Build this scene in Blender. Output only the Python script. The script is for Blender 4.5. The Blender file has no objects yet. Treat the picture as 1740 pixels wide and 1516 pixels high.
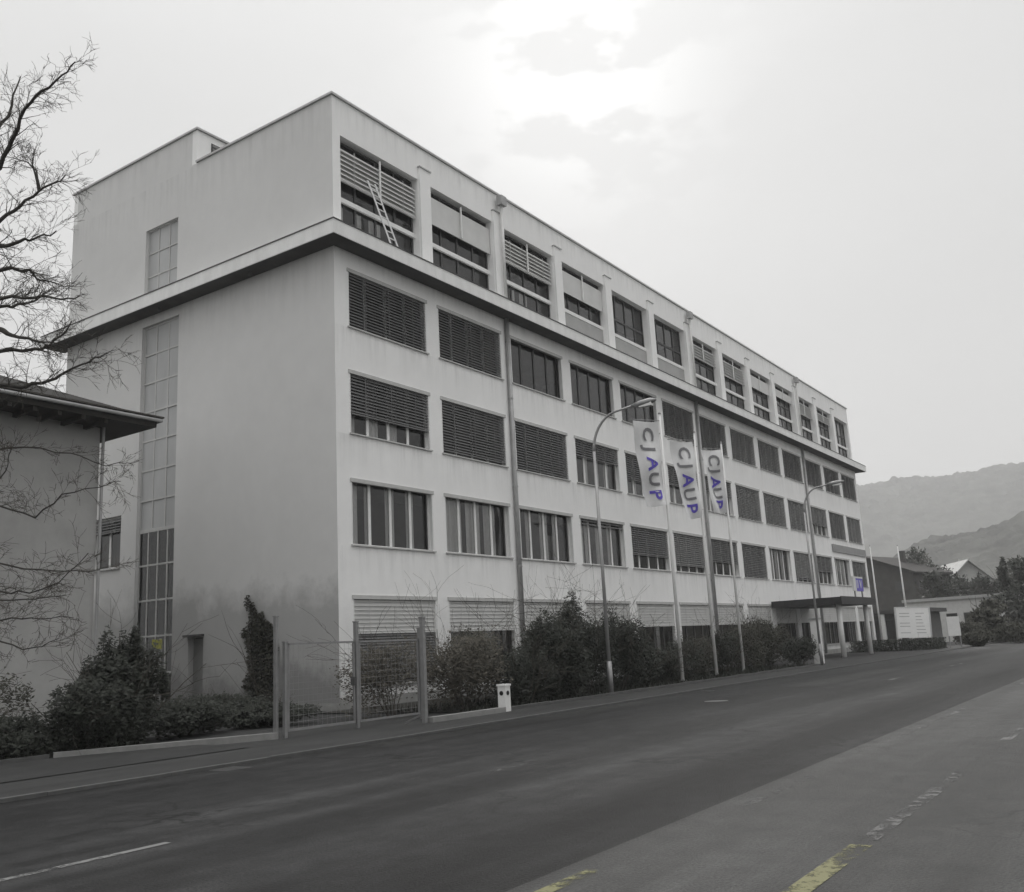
import bpy, bmesh, math, random
from mathutils import Vector, Matrix, noise as mnoise

random.seed(7)
SC = bpy.context.scene
COL = SC.collection
PI = math.pi
R = math.radians

# ------------------------------------------------------------------ camera
CAM_LOC = Vector((-22.6495, -22.5675, 1.65))
YAW, PITCH, ROLL = R(55.8365), R(12.07), R(-3.0582)
FPX = 1611.14
fwd = Vector((math.sin(YAW) * math.cos(PITCH), math.cos(YAW) * math.cos(PITCH), math.sin(PITCH)))
rt0 = Vector((math.cos(YAW), -math.sin(YAW), 0))
up0 = rt0.cross(fwd)
rt = math.cos(ROLL) * rt0 + math.sin(ROLL) * up0
up = -math.sin(ROLL) * rt0 + math.cos(ROLL) * up0
cam = bpy.data.cameras.new('camera')
cam.sensor_fit = 'HORIZONTAL'
cam.sensor_width = 36
cam.lens = FPX / 1740 * 36
cam.clip_end = 6000
cam.clip_start = 0.1
co = bpy.data.objects.new('camera', cam)
COL.objects.link(co)
M3 = Matrix((rt, up, -fwd)).transposed()
co.matrix_world = Matrix.Translation(CAM_LOC) @ M3.to_4x4()
SC.camera = co

def at(x, y, d):
    """world point d metres in front of the lens, in photograph pixels"""
    return CAM_LOC + d * (fwd + (x - 870) / FPX * rt + (758 - y) / FPX * up)

def gpos(px, dist):
    """ground spot at a bearing of the photograph, dist metres away"""
    v = fwd + (px - 870) / FPX * rt + (758 - 1090) / FPX * up
    v.z = 0; v.normalize()
    p = CAM_LOC + v * dist
    return (p.x, p.y)

# ------------------------------------------------------------------ sky, sun, exposure
SUN_AZ, SUN_EL = R(61.5), R(33)
sdir = Vector((math.sin(SUN_AZ) * math.cos(SUN_EL), math.cos(SUN_AZ) * math.cos(SUN_EL), math.sin(SUN_EL)))
W = bpy.data.worlds.new('World')
SC.world = W
W.use_nodes = True
wt = W.node_tree
wt.nodes.clear()
def N(t, typ, **kw):
    n = t.nodes.new(typ)
    for k, v in kw.items():
        setattr(n, k, v)
    return n
def L(t, a, b):
    t.links.new(a, b)
def mth(t, op, a, b=None, c=None, clamp=False):
    n = N(t, 'ShaderNodeMath', operation=op, use_clamp=clamp)
    for i, v in enumerate((a, b, c)):
        if v is None: continue
        if isinstance(v, (int, float)): n.inputs[i].default_value = v
        else: L(t, v, n.inputs[i])
    return n.outputs[0]
wout = N(wt, 'ShaderNodeOutputWorld')
bg = N(wt, 'ShaderNodeBackground')
bg.inputs['Strength'].default_value = 0.1
L(wt, bg.outputs[0], wout.inputs[0])
tc = N(wt, 'ShaderNodeTexCoord')
sky = N(wt, 'ShaderNodeTexSky', sky_type='NISHITA')
sky.sun_disc = False
sky.sun_elevation = SUN_EL
sky.sun_rotation = SUN_AZ
sky.air_density = 1.0
sky.dust_density = 4.0
hs = N(wt, 'ShaderNodeHueSaturation')
hs.inputs['Saturation'].default_value = 0.12
hs.inputs['Value'].default_value = 0.16
L(wt, sky.outputs[0], hs.inputs['Color'])
sep = N(wt, 'ShaderNodeSeparateXYZ')
L(wt, tc.outputs['Generated'], sep.inputs[0])
elev = mth(wt, 'MAXIMUM', sep.outputs['Z'], 0.0)
# overcast cover: brighter overhead than at the horizon
e4 = mth(wt, 'POWER', elev, 6.0)
cover = mth(wt, 'MULTIPLY_ADD', e4, 16.0, 4.12)
nz = N(wt, 'ShaderNodeTexNoise')
nz.inputs['Scale'].default_value = 2.6
nz.inputs['Detail'].default_value = 5
nz.inputs['Roughness'].default_value = 0.5
mp = N(wt, 'ShaderNodeMapping')
mp.inputs['Scale'].default_value = (1, 1, 2.4)
L(wt, tc.outputs['Generated'], mp.inputs[0])
L(wt, mp.outputs[0], nz.inputs['Vector'])
cl = mth(wt, 'MULTIPLY_ADD', nz.outputs['Fac'], 0.14, 0.93)
cover = mth(wt, 'MULTIPLY', cover, cl)
dp = N(wt, 'ShaderNodeVectorMath', operation='DOT_PRODUCT')
L(wt, tc.outputs['Generated'], dp.inputs[0])
dp.inputs[1].default_value = sdir
glow = mth(wt, 'POWER', mth(wt, 'MAXIMUM', dp.outputs['Value'], 0.0), 190.0)
nz2 = N(wt, 'ShaderNodeTexNoise')
nz2.inputs['Scale'].default_value = 9.0
nz2.inputs['Detail'].default_value = 4
L(wt, mp.outputs[0], nz2.inputs['Vector'])
patch = mth(wt, 'MULTIPLY_ADD', nz2.outputs['Fac'], 16.0, -7.4, clamp=True)
glow = mth(wt, 'MULTIPLY', glow, mth(wt, 'MULTIPLY_ADD', patch, 1.7, 0.0))
cover = mth(wt, 'ADD', cover, glow)
cc = N(wt, 'ShaderNodeCombineColor')
L(wt, cover, cc.inputs[0]); L(wt, cover, cc.inputs[1]); L(wt, mth(wt, 'MULTIPLY', cover, 0.995), cc.inputs[2])
mixw = N(wt, 'ShaderNodeMix', data_type='RGBA')
mixw.inputs['Factor'].default_value = 0.88
L(wt, hs.outputs[0], mixw.inputs['A'])
L(wt, cc.outputs[0], mixw.inputs['B'])
L(wt, mixw.outputs['Result'], bg.inputs['Color'])

sun = bpy.data.lights.new('sun', 'SUN')
sun.energy = 0.9
sun.angle = R(18)
sun.color = (1, 0.97, 0.93)
so = bpy.data.objects.new('sun', sun)
COL.objects.link(so)
so.location = (60, 40, 80)
so.rotation_euler = (-sdir).to_track_quat('-Z', 'Y').to_euler()

SC.view_settings.view_transform = 'Standard'
SC.view_settings.look = 'None'
SC.view_settings.exposure = 0.94
SC.view_settings.gamma = 1.0
SC.view_settings.use_curve_mapping = False
SC.cycles.max_bounces = 4
SC.cycles.transparent_max_bounces = 8
SC.cycles.volume_bounces = 1

# ------------------------------------------------------------------ materials
MATS = {}
def mat(name, col, rough=0.8, var=0.0, scale=3.0, bump=0.0, bscale=40.0, metal=0.0, spec=0.3, stretch=None, col2=None, detail=5, var2=0.0, scale2=0.4):
    if name in MATS: return MATS[name]
    if isinstance(col, (int, float)): col = (col, col, col)
    m = bpy.data.materials.new(name)
    m.use_nodes = True
    t = m.node_tree
    b = t.nodes['Principled BSDF']
    b.inputs['Roughness'].default_value = rough
    b.inputs['Metallic'].default_value = metal
    b.inputs['Specular IOR Level'].default_value = spec
    b.inputs['Base Color'].default_value = (*col, 1)
    tcn = N(t, 'ShaderNodeTexCoord')
    geo = N(t, 'ShaderNodeNewGeometry')
    src = geo.outputs['Position']
    if stretch:
        mpn = N(t, 'ShaderNodeMapping')
        mpn.inputs['Scale'].default_value = stretch
        L(t, src, mpn.inputs[0]); src = mpn.outputs[0]
    if var > 0:
        n = N(t, 'ShaderNodeTexNoise')
        n.inputs['Scale'].default_value = scale
        n.inputs['Detail'].default_value = detail
        n.inputs['Roughness'].default_value = 0.62
        L(t, src, n.inputs['Vector'])
        f = n.outputs['Fac']
        if var2 > 0:
            n2 = N(t, 'ShaderNodeTexNoise')
            n2.inputs['Scale'].default_value = scale2
            n2.inputs['Detail'].default_value = 3
            L(t, geo.outputs['Position'], n2.inputs['Vector'])
            k = mth(t, 'MULTIPLY_ADD', n2.outputs['Fac'], var2 * 4, 0.5 - var2 * 2)
            f = mth(t, 'ADD', f, mth(t, 'SUBTRACT', k, 0.5))
        rp = N(t, 'ShaderNodeMix', data_type='RGBA')
        mr = N(t, 'ShaderNodeMapRange')
        mr.inputs['From Min'].default_value = 0.3
        mr.inputs['From Max'].default_value = 0.7
        L(t, f, mr.inputs['Value'])
        L(t, mr.outputs[0], rp.inputs['Factor'])
        c2 = col2 if col2 else tuple(min(1, c * (1 + var)) for c in col)
        c1 = col if col2 else tuple(c * (1 - var) for c in col)
        rp.inputs['A'].default_value = (*c1, 1)
        rp.inputs['B'].default_value = (*c2, 1)
        L(t, rp.outputs['Result'], b.inputs['Base Color'])
    if bump > 0:
        nb = N(t, 'ShaderNodeTexNoise')
        nb.inputs['Scale'].default_value = bscale
        nb.inputs['Detail'].default_value = 4
        L(t, geo.outputs['Position'], nb.inputs['Vector'])
        bp = N(t, 'ShaderNodeBump')
        bp.inputs['Strength'].default_value = bump
        bp.inputs['Distance'].default_value = 0.02
        L(t, nb.outputs['Fac'], bp.inputs['Height'])
        L(t, bp.outputs[0], b.inputs['Normal'])
    MATS[name] = m
    return m

def glass_mat(name, tint=0.75, gl=1.0):
    m = bpy.data.materials.new(name); m.use_nodes = True
    t = m.node_tree; t.nodes.clear()
    o = N(t, 'ShaderNodeOutputMaterial')
    tr = N(t, 'ShaderNodeBsdfTransparent'); tr.inputs[0].default_value = (tint, tint, tint, 1)
    g = N(t, 'ShaderNodeBsdfGlossy'); g.inputs['Roughness'].default_value = 0.03
    fr = N(t, 'ShaderNodeFresnel'); fr.inputs[0].default_value = 1.5
    mx = N(t, 'ShaderNodeMixShader')
    L(t, mth(t, 'MULTIPLY', fr.outputs[0], gl, clamp=True), mx.inputs[0])
    L(t, tr.outputs[0], mx.inputs[1]); L(t, g.outputs[0], mx.inputs[2]); L(t, mx.outputs[0], o.inputs[0])
    MATS[name] = m
    return m

def plaster_mat(name, col, sills, low_top, low_shade, grime_amt):
    m = bpy.data.materials.new(name); m.use_nodes = True
    t = m.node_tree; b = t.nodes['Principled BSDF']
    b.inputs['Roughness'].default_value = 0.92; b.inputs['Specular IOR Level'].default_value = 0.2
    geo = N(t, 'ShaderNodeNewGeometry'); sp = N(t, 'ShaderNodeSeparateXYZ'); L(t, geo.outputs['Position'], sp.inputs[0])
    def nse(scale, detail, stretch=None, rough=0.6):
        src = geo.outputs['Position']
        if stretch:
            mpn = N(t, 'ShaderNodeMapping'); mpn.inputs['Scale'].default_value = stretch; L(t, src, mpn.inputs[0]); src = mpn.outputs[0]
        n = N(t, 'ShaderNodeTexNoise'); n.inputs['Scale'].default_value = scale; n.inputs['Detail'].default_value = detail; n.inputs['Roughness'].default_value = rough
        L(t, src, n.inputs['Vector']); return n.outputs['Fac']
    big = nse(0.25, 4); mid = nse(1.6, 5); streak = nse(3.2, 5, (1, 1, 0.09), 0.65); fine = nse(14, 4)
    v = mth(t, 'MULTIPLY_ADD', big, 0.16, 0.92 - 0.04)
    v = mth(t, 'MULTIPLY', v, mth(t, 'MULTIPLY_ADD', mid, 0.10, 0.95))
    v = mth(t, 'MULTIPLY', v, mth(t, 'MULTIPLY_ADD', fine, 0.07, 0.965))
    st = mth(t, 'MULTIPLY_ADD', streak, 4.5, -2.0, clamp=True)      # thin rain streaks
    z = sp.outputs['Z']
    tot = None
    for zs, ln in sills:
        k = mth(t, 'MULTIPLY_ADD', z, 1.0 / ln, -(zs - ln) / ln, clamp=True)
        k = mth(t, 'MULTIPLY', k, mth(t, 'LESS_THAN', z, zs))
        tot = k if tot is None else mth(t, 'ADD', tot, k)
    if tot is not None:
        v = mth(t, 'MULTIPLY', v, mth(t, 'SUBTRACT', 1.0, mth(t, 'MULTIPLY', mth(t, 'MULTIPLY', st, tot), grime_amt)))
    # shade near the ground painted into the wall colour, irregular upper edge
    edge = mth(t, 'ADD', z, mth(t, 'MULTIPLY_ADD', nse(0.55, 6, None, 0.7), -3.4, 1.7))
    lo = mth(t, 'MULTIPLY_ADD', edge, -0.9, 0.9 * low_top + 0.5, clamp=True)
    v = mth(t, 'MULTIPLY', v, mth(t, 'SUBTRACT', 1.0, mth(t, 'MULTIPLY', lo, low_shade)))
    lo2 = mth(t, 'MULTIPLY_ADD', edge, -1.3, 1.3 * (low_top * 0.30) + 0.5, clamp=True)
    v = mth(t, 'MULTIPLY', v, mth(t, 'SUBTRACT', 1.0, mth(t, 'MULTIPLY', lo2, low_shade)))
    mx = N(t, 'ShaderNodeVectorMath', operation='SCALE'); mx.inputs[0].default_value = col
    L(t, v, mx.inputs['Scale']); L(t, mx.outputs[0], b.inputs['Base Color'])
    bp = N(t, 'ShaderNodeBump'); bp.inputs['Strength'].default_value = 0.5; bp.inputs['Distance'].default_value = 0.02
    L(t, nse(45, 4), bp.inputs['Height']); L(t, bp.outputs[0], b.inputs['Normal'])
    MATS[name] = m; return m
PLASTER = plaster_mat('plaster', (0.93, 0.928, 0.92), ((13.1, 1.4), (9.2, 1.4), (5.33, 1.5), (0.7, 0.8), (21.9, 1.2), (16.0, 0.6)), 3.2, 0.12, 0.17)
PLASTER_SHADED = plaster_mat('plaster_shaded', (0.68, 0.678, 0.67), ((16.0, 2.2), (21.9, 2.0), (23.4, 1.5)), 4.0, 0.36, 0.12)  # facade plaster again, darkened in its colour for the gable's weaker light
CONC = mat('concrete', (0.82, 0.82, 0.81), 0.85, var=0.08, scale=2.0, bump=0.2, stretch=(1, 1, 0.4))
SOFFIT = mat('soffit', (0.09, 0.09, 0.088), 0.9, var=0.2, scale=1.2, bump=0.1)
COPING = mat('coping_metal', (0.42, 0.42, 0.42), 0.45, var=0.1, scale=3, metal=0.6)
FRAME = mat('window_frame', (0.78, 0.78, 0.77), 0.5, var=0.06, scale=4)
FRAMED = mat('dark_frame', (0.07, 0.07, 0.07), 0.5, var=0.1, scale=4)
SILL = mat('sill_metal', (0.5, 0.5, 0.49), 0.5, var=0.08, scale=5)
BLIND = mat('blind_dark', (0.17, 0.17, 0.17), 0.45, var=0.12, scale=1.2, metal=0.2)
BLIND2 = mat('blind_grey', (0.23, 0.23, 0.228), 0.5, var=0.1, scale=1.2)
BLINDG = mat('panel_grey', (0.36, 0.36, 0.355), 0.6, var=0.08, scale=1.5)
BLINDL = mat('blind_light', (0.62, 0.62, 0.61), 0.55, var=0.06, scale=1.5)
CURT = mat('curtain', (0.86, 0.86, 0.85), 0.95, var=0.06, scale=6)
INNER = mat('interior', (0.16, 0.155, 0.15), 0.95, var=0.15, scale=0.8)
GLASS = glass_mat('glass', 0.82, 1.25)
SATIN = mat('obscured_glass', (0.40, 0.405, 0.405), 0.35, var=0.14, scale=0.9, spec=0.5, stretch=(1, 1, 0.3))
PIPE = mat('pipe_metal', (0.36, 0.36, 0.36), 0.5, var=0.12, scale=2, metal=0.3)
PIPEL = mat('pipe_light', (0.6, 0.6, 0.59), 0.5, var=0.08, scale=2)
def asphalt_mat(name, base, rough, spec, streak_amt, crack):
    m = bpy.data.materials.new(name); m.use_nodes = True
    t = m.node_tree; b = t.nodes['Principled BSDF']
    b.inputs['Specular IOR Level'].default_value = spec
    geo = N(t, 'ShaderNodeNewGeometry')
    def nse(scale, detail, stretch=None, rough=0.6):
        src = geo.outputs['Position']
        if stretch:
            mpn = N(t, 'ShaderNodeMapping'); mpn.inputs['Scale'].default_value = stretch; L(t, src, mpn.inputs[0]); src = mpn.outputs[0]
        n = N(t, 'ShaderNodeTexNoise'); n.inputs['Scale'].default_value = scale; n.inputs['Detail'].default_value = detail; n.inputs['Roughness'].default_value = rough
        L(t, src, n.inputs['Vector']); return n.outputs['Fac']
    track = nse(1.0, 6, (0.045, 1.0, 1), 0.7)
    patchy = nse(0.22, 5, (0.5, 1, 1))
    spots = nse(2.2, 6)
    sweep = nse(0.42, 5, (0.035, 1.0, 1), 0.6)
    grain = nse(38, 3, None, 0.8)
    v = mth(t, 'MULTIPLY_ADD', mth(t, 'MULTIPLY_ADD', track, 3.0, -1.0, clamp=True), streak_amt, 1.0 - streak_amt * 0.5)
    v = mth(t, 'MULTIPLY', v, mth(t, 'MULTIPLY_ADD', mth(t, 'MULTIPLY_ADD', sweep, 4.0, -1.5, clamp=True), streak_amt, 1.0 - streak_amt * 0.5))
    v = mth(t, 'MULTIPLY', v, mth(t, 'MULTIPLY_ADD', mth(t, 'MULTIPLY_ADD', patchy, 3.0, -1.0, clamp=True), 0.7, 0.65))
    v = mth(t, 'MULTIPLY', v, mth(t, 'MULTIPLY_ADD', mth(t, 'MULTIPLY_ADD', spots, 3.0, -1.0, clamp=True), 0.5, 0.75))
    v = mth(t, 'MULTIPLY', v, mth(t, 'MULTIPLY_ADD', mth(t, 'MULTIPLY_ADD', grain, 3.0, -1.0, clamp=True), 0.9, 0.55))
    vo = N(t, 'ShaderNodeTexVoronoi', feature='DISTANCE_TO_EDGE'); vo.inputs['Scale'].default_value = 0.23
    wn = N(t, 'ShaderNodeTexNoise'); wn.inputs['Scale'].default_value = 1.3; wn.inputs['Detail'].default_value = 6; L(t, geo.outputs['Position'], wn.inputs['Vector'])
    vm = N(t, 'ShaderNodeVectorMath', operation='MULTIPLY_ADD'); L(t, wn.outputs['Color'], vm.inputs[0]); vm.inputs[1].default_value = (2.2, 2.2, 0); L(t, geo.outputs['Position'], vm.inputs[2]); L(t, vm.outputs[0], vo.inputs['Vector'])
    ck = mth(t, 'MULTIPLY_ADD', vo.outputs['Distance'], -110.0, 1.0, clamp=True)
    ck = mth(t, 'MULTIPLY', ck, mth(t, 'MULTIPLY_ADD', patchy, 7.0, -2.9, clamp=True))
    v = mth(t, 'MULTIPLY', v, mth(t, 'SUBTRACT', 1.0, mth(t, 'MULTIPLY', ck, crack)))
    mx = N(t, 'ShaderNodeVectorMath', operation='SCALE'); mx.inputs[0].default_value = base
    L(t, v, mx.inputs['Scale']); L(t, mx.outputs[0], b.inputs['Base Color'])
    L(t, mth(t, 'MULTIPLY_ADD', track, 0.3, rough - 0.15, clamp=True), b.inputs['Roughness'])
    bp = N(t, 'ShaderNodeBump'); bp.inputs['Strength'].default_value = 0.9; bp.inputs['Distance'].default_value = 0.03
    L(t, grain, bp.inputs['Height']); L(t, bp.outputs[0], b.inputs['Normal'])
    MATS[name] = m; return m
ASPH = asphalt_mat('asphalt', (0.024, 0.024, 0.0243), 0.64, 0.14, 1.1, 0.75)
ASPHL = asphalt_mat('asphalt_worn', (0.041, 0.041, 0.0405), 0.60, 0.24, 1.0, 0.7)
PAVE = mat('pavement', (0.030, 0.030, 0.0298), 0.8, var=0.25, scale=1.5, bump=0.4, bscale=90, stretch=(0.4, 1, 1), var2=0.14, scale2=0.3)
KERB = mat('kerb_stone', (0.085, 0.085, 0.084), 0.85, var=0.2, scale=3, bump=0.4, bscale=50)
SOIL = mat('soil', (0.026, 0.025, 0.022), 0.95, var=0.45, scale=2.5, bump=0.9, bscale=20)
GRASSG = mat('ground_green', (0.042, 0.043, 0.036), 0.95, var=0.4, scale=0.6, bump=0.8, bscale=12)
BARK = mat('bark', (0.055, 0.052, 0.047), 0.9, var=0.3, scale=8, bump=0.5, bscale=40)
TWIG = mat('twig', (0.07, 0.064, 0.055), 0.9, var=0.3, scale=8)
LEAFD = mat('leaf_evergreen', (0.019, 0.022, 0.016), 0.6, var=0.45, scale=6, spec=0.25)
LEAFM = mat('leaf_olive', (0.042, 0.042, 0.032), 0.75, var=0.4, scale=5)
LEAFB = mat('leaf_brown', (0.070, 0.064, 0.052), 0.85, var=0.4, scale=5)
GALV = mat('galvanised', (0.26, 0.26, 0.26), 0.45, var=0.12, scale=6, metal=0.5)
WHITEP = mat('white_paint', (0.72, 0.72, 0.71), 0.45, var=0.05, scale=4)
BLACKP = mat('black_paint', (0.015, 0.015, 0.015), 0.5, var=0.2, scale=4)
FLAGM = mat('flag_cloth', (0.72, 0.72, 0.72), 0.85, var=0.04, scale=5)
LETG = mat('letter_grey', (0.20, 0.20, 0.21), 0.8, var=0.05)
LETB = mat('letter_blue', (0.13, 0.10, 0.50), 0.8, var=0.05)
SIGNB = mat('sign_blue', (0.16, 0.13, 0.52), 0.5, var=0.04)
YELP = mat('yellow_paint', (0.22, 0.22, 0.05), 0.6, var=0.1, scale=5)
ROOFD = mat('dark_roof', (0.035, 0.033, 0.031), 0.85, var=0.3, scale=2, bump=0.3)
WOODD = mat('dark_wood', (0.030, 0.028, 0.025), 0.8, var=0.3, scale=3, stretch=(1, 6, 1))
HOUSEW = mat('house_render', (0.38, 0.378, 0.37), 0.92, var=0.12, scale=0.9, bump=0.3, bscale=60)
ROOFL = mat('light_roof', (0.42, 0.42, 0.41), 0.8, var=0.15, scale=1)
ALU = mat('aluminium', (0.62, 0.62, 0.62), 0.35, var=0.05, metal=0.7)
HILL = mat('hill_wood', (0.062, 0.063, 0.056), 1.0, var=0.75, scale=0.045, spec=0.0, detail=10, var2=0.12, scale2=0.006)

def road_paint(name, col, wear):
    m = bpy.data.materials.new(name); m.use_nodes = True
    t = m.node_tree; b = t.nodes['Principled BSDF']; o = t.nodes['Material Output']
    b.inputs['Base Color'].default_value = (*col, 1); b.inputs['Roughness'].default_value = 0.7
    geo = N(t, 'ShaderNodeNewGeometry')
    n = N(t, 'ShaderNodeTexNoise'); n.inputs['Scale'].default_value = 9; n.inputs['Detail'].default_value = 8; n.inputs['Roughness'].default_value = 0.75
    L(t, geo.outputs['Position'], n.inputs['Vector'])
    n2 = N(t, 'ShaderNodeTexNoise'); n2.inputs['Scale'].default_value = 1.1; n2.inputs['Detail'].default_value = 3
    L(t, geo.outputs['Position'], n2.inputs['Vector'])
    s = mth(t, 'MULTIPLY_ADD', n2.outputs['Fac'], 0.6, mth(t, 'MULTIPLY', n.outputs['Fac'], 0.7))
    f = mth(t, 'MULTIPLY_ADD', s, 9.0, -9.0 * wear, clamp=True)
    tr = N(t, 'ShaderNodeBsdfTransparent'); mx = N(t, 'ShaderNodeMixShader')
    L(t, f, mx.inputs[0]); L(t, tr.outputs[0], mx.inputs[1]); L(t, b.outputs[0], mx.inputs[2]); L(t, mx.outputs[0], o.inputs[0])
    return m
RPW = road_paint('road_paint_white', (0.15, 0.15, 0.148), 0.62)
RPS = road_paint('road_paint_line', (0.16, 0.16, 0.158), 0.50)
RPF = road_paint('road_paint_faded', (0.075, 0.075, 0.074), 0.64)
RPY = road_paint('road_paint_yellow', (0.13, 0.126, 0.045), 0.58)

# ------------------------------------------------------------------ mesh helpers
class MB:
    def __init__(s):
        s.v = []; s.f = []; s.sm = False
    def quad(s, a, b, c, d):
        i = len(s.v); s.v += [tuple(a), tuple(b), tuple(c), tuple(d)]; s.f.append((i, i + 1, i + 2, i + 3))
    def tri(s, a, b, c):
        i = len(s.v); s.v += [tuple(a), tuple(b), tuple(c)]; s.f.append((i, i + 1, i + 2))
    def box(s, x0, x1, y0, y1, z0, z1):
        i = len(s.v)
        s.v += [(x0, y0, z0), (x1, y0, z0), (x1, y1, z0), (x0, y1, z0), (x0, y0, z1), (x1, y0, z1), (x1, y1, z1), (x0, y1, z1)]
        for q in ((0, 3, 2, 1), (4, 5, 6, 7), (0, 1, 5, 4), (1, 2, 6, 5), (2, 3, 7, 6), (3, 0, 4, 7)):
            s.f.append(tuple(i + k for k in q))
        return s
    def obox(s, p, q, w, h):
        """bar from p to q, w wide, h high"""
        p = Vector(p); q = Vector(q); d = (q - p)
        dn = d.normalized()
        ref = Vector((0, 0, 1)) if abs(dn.z) < 0.95 else Vector((1, 0, 0))
        a = dn.cross(ref).normalized(); b = a.cross(dn).normalized()
        i = len(s.v)
        for base in (p, q):
            for sa, sb in ((-1, -1), (1, -1), (1, 1), (-1, 1)):
                s.v.append(tuple(base + a * sa * w / 2 + b * sb * h / 2))
        for qd in ((0, 1, 2, 3), (7, 6, 5, 4), (0, 4, 5, 1), (1, 5, 6, 2), (2, 6, 7, 3), (3, 7, 4, 0)):
            s.f.append(tuple(i + k for k in qd))
        return s
    def tube(s, pts, rads, n=8, cap=True):
        pts = [Vector(p) for p in pts]
        if isinstance(rads, (int, float)): rads = [rads] * len(pts)
        i0 = len(s.v)
        prev = None
        for k, p in enumerate(pts):
            if k == 0: d = pts[1] - p
            elif k == len(pts) - 1: d = p - pts[k - 1]
            else: d = pts[k + 1] - pts[k - 1]
            d = d.normalized() if d.length > 1e-9 else Vector((0, 0, 1))
            if prev is None:
                ref = Vector((0, 0, 1)) if abs(d.z) < 0.9 else Vector((1, 0, 0))
                a = d.cross(ref).normalized()
            else:
                a = (prev - d * prev.dot(d))
                a = a.normalized() if a.length > 1e-6 else d.orthogonal().normalized()
            prev = a
            b = d.cross(a)
            for j in range(n):
                th = 2 * PI * j / n
                s.v.append(tuple(p + (a * math.cos(th) + b * math.sin(th)) * rads[k]))
        for k in range(len(pts) - 1):
            for j in range(n):
                j2 = (j + 1) % n
                s.f.append((i0 + k * n + j, i0 + k * n + j2, i0 + (k + 1) * n + j2, i0 + (k + 1) * n + j))
        if cap:
            s.f.append(tuple(i0 + j for j in reversed(range(n))))
            s.f.append(tuple(i0 + (len(pts) - 1) * n + j for j in range(n)))
        return s
    def mesh(s, name, m=None, smooth=False):
        me = bpy.data.meshes.new(name)
        me.from_pydata(s.v, [], s.f)
        if m: me.materials.append(m)
        if smooth: me.polygons.foreach_set('use_smooth', [True] * len(me.polygons))
        me.update()
        return me
    def build(s, name, m, parent=None, smooth=False, loc=(0, 0, 0), rz=0):
        return link(name, s.mesh(name, m, smooth), parent, loc, rz)

def link(name, me, parent=None, loc=(0, 0, 0), rz=0):
    o = bpy.data.objects.new(name, me)
    COL.objects.link(o)
    o.location = loc
    o.rotation_euler = (0, 0, rz)
    if parent: o.parent = parent
    return o
def tag(o, label, cat, group=None):
    o['label'] = label; o['category'] = cat
    if group: o['group'] = group
    return o
def struct(o):
    o['kind'] = 'structure'; return o
def empty(name, loc=(0, 0, 0), rz=0):
    o = bpy.data.objects.new(name, None); o.empty_display_size = 0.3
    COL.objects.link(o); o.location = loc; o.rotation_euler = (0, 0, rz)
    return o

def wall_grid(ulen, v0, v1, holes, depth, u0=0.0):
    """front faces in the plane y=0 with openings and reveals going to y=depth"""
    m = MB()
    us = sorted({u0, ulen} | {h[0] for h in holes} | {h[1] for h in holes})
    vs = sorted({v0, v1} | {h[2] for h in holes} | {h[3] for h in holes})
    for i in range(len(us) - 1):
        for j in range(len(vs) - 1):
            cu = (us[i] + us[i + 1]) / 2; cv = (vs[j] + vs[j + 1]) / 2
            if any(h[0] < cu < h[1] and h[2] < cv < h[3] for h in holes): continue
            m.quad((us[i], 0, vs[j]), (us[i + 1], 0, vs[j]), (us[i + 1], 0, vs[j + 1]), (us[i], 0, vs[j + 1]))
    for (a, b, c, d) in holes:
        m.quad((a, 0, c), (a, depth, c), (b, depth, c), (b, 0, c))
        m.quad((a, 0, d), (b, 0, d), (b, depth, d), (a, depth, d))
        m.quad((a, 0, c), (a, 0, d), (a, depth, d), (a, depth, c))
        m.quad((b, 0, c), (b, depth, c), (b, depth, d), (b, 0, d))
    return m

# ------------------------------------------------------------------ ground, road
g = MB()
g.quad((-150, -440, -0.03), (2620, -440, -0.03), (2620, 720, -0.03), (-150, 720, -0.03))
struct(g.build('ground', GRASSG))
def sheet(name, x0, x1, y0, y1, z, m, parent=None):
    mb = MB(); nseg = 24
    for i in range(nseg):
        a = x0 + (x1 - x0) * i / nseg; b = x0 + (x1 - x0) * (i + 1) / nseg
        mb.quad((a, y0, z), (b, y0, z), (b, y1, z), (a, y1, z))
    o = mb.build(name, m, parent)
    if not parent: struct(o)
    return o
road = sheet('road', -110, 330, -18.40, -9.30, 0.0, ASPH)
lane = sheet('cycle_lane', -110, 330, -24.6, -18.40, 0.001, ASPHL)
near_pave = MB().box(-110, 330, -32, -24.6, -0.02, 0.11).build('near_pavement', PAVE); struct(near_pave)
pave = sheet('pavement', -110, 330, -9.18, -7.35, 0.045, PAVE)
sheet('side_pavement', -60, -9.5, -7.22, -4.1, 0.045, PAVE)
yard = sheet('forecourt', 26, 140, -7.2, 0.0, 0.006, PAVE)
driveway = sheet('driveway', -9.5, 0.2, -7.3, 1.2, 0.004, PAVE)
bed = sheet('planting_bed', -1.3, 26.0, -7.2, -0.05, 0.035, SOIL)
garden = sheet('garden_soil', -60, -0.05, 1.2, 40, 0.002, SOIL)
garden2 = sheet('front_garden_soil', -60, -9.5, -4.0, 1.2, 0.05, SOIL)
# kerb stones, single near the camera and joined far away
ks = MB().box(0.004, 0.996, -9.30, -9.18, -0.05, 0.052).mesh('kerb_stone', KERB)
for i in range(-24, 36):
    o = link('kerb_stone', ks, pave, (i, random.uniform(-0.004, 0.004), random.uniform(-0.006, 0.004)))
far_k = MB().box(36.004, 330, -9.30, -9.18, -0.05, 0.05).box(-110, -24.004, -9.30, -9.18, -0.05, 0.05)
fk = far_k.build('kerb_stones_distant', KERB, pave); fk['kind'] = 'stuff'
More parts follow.
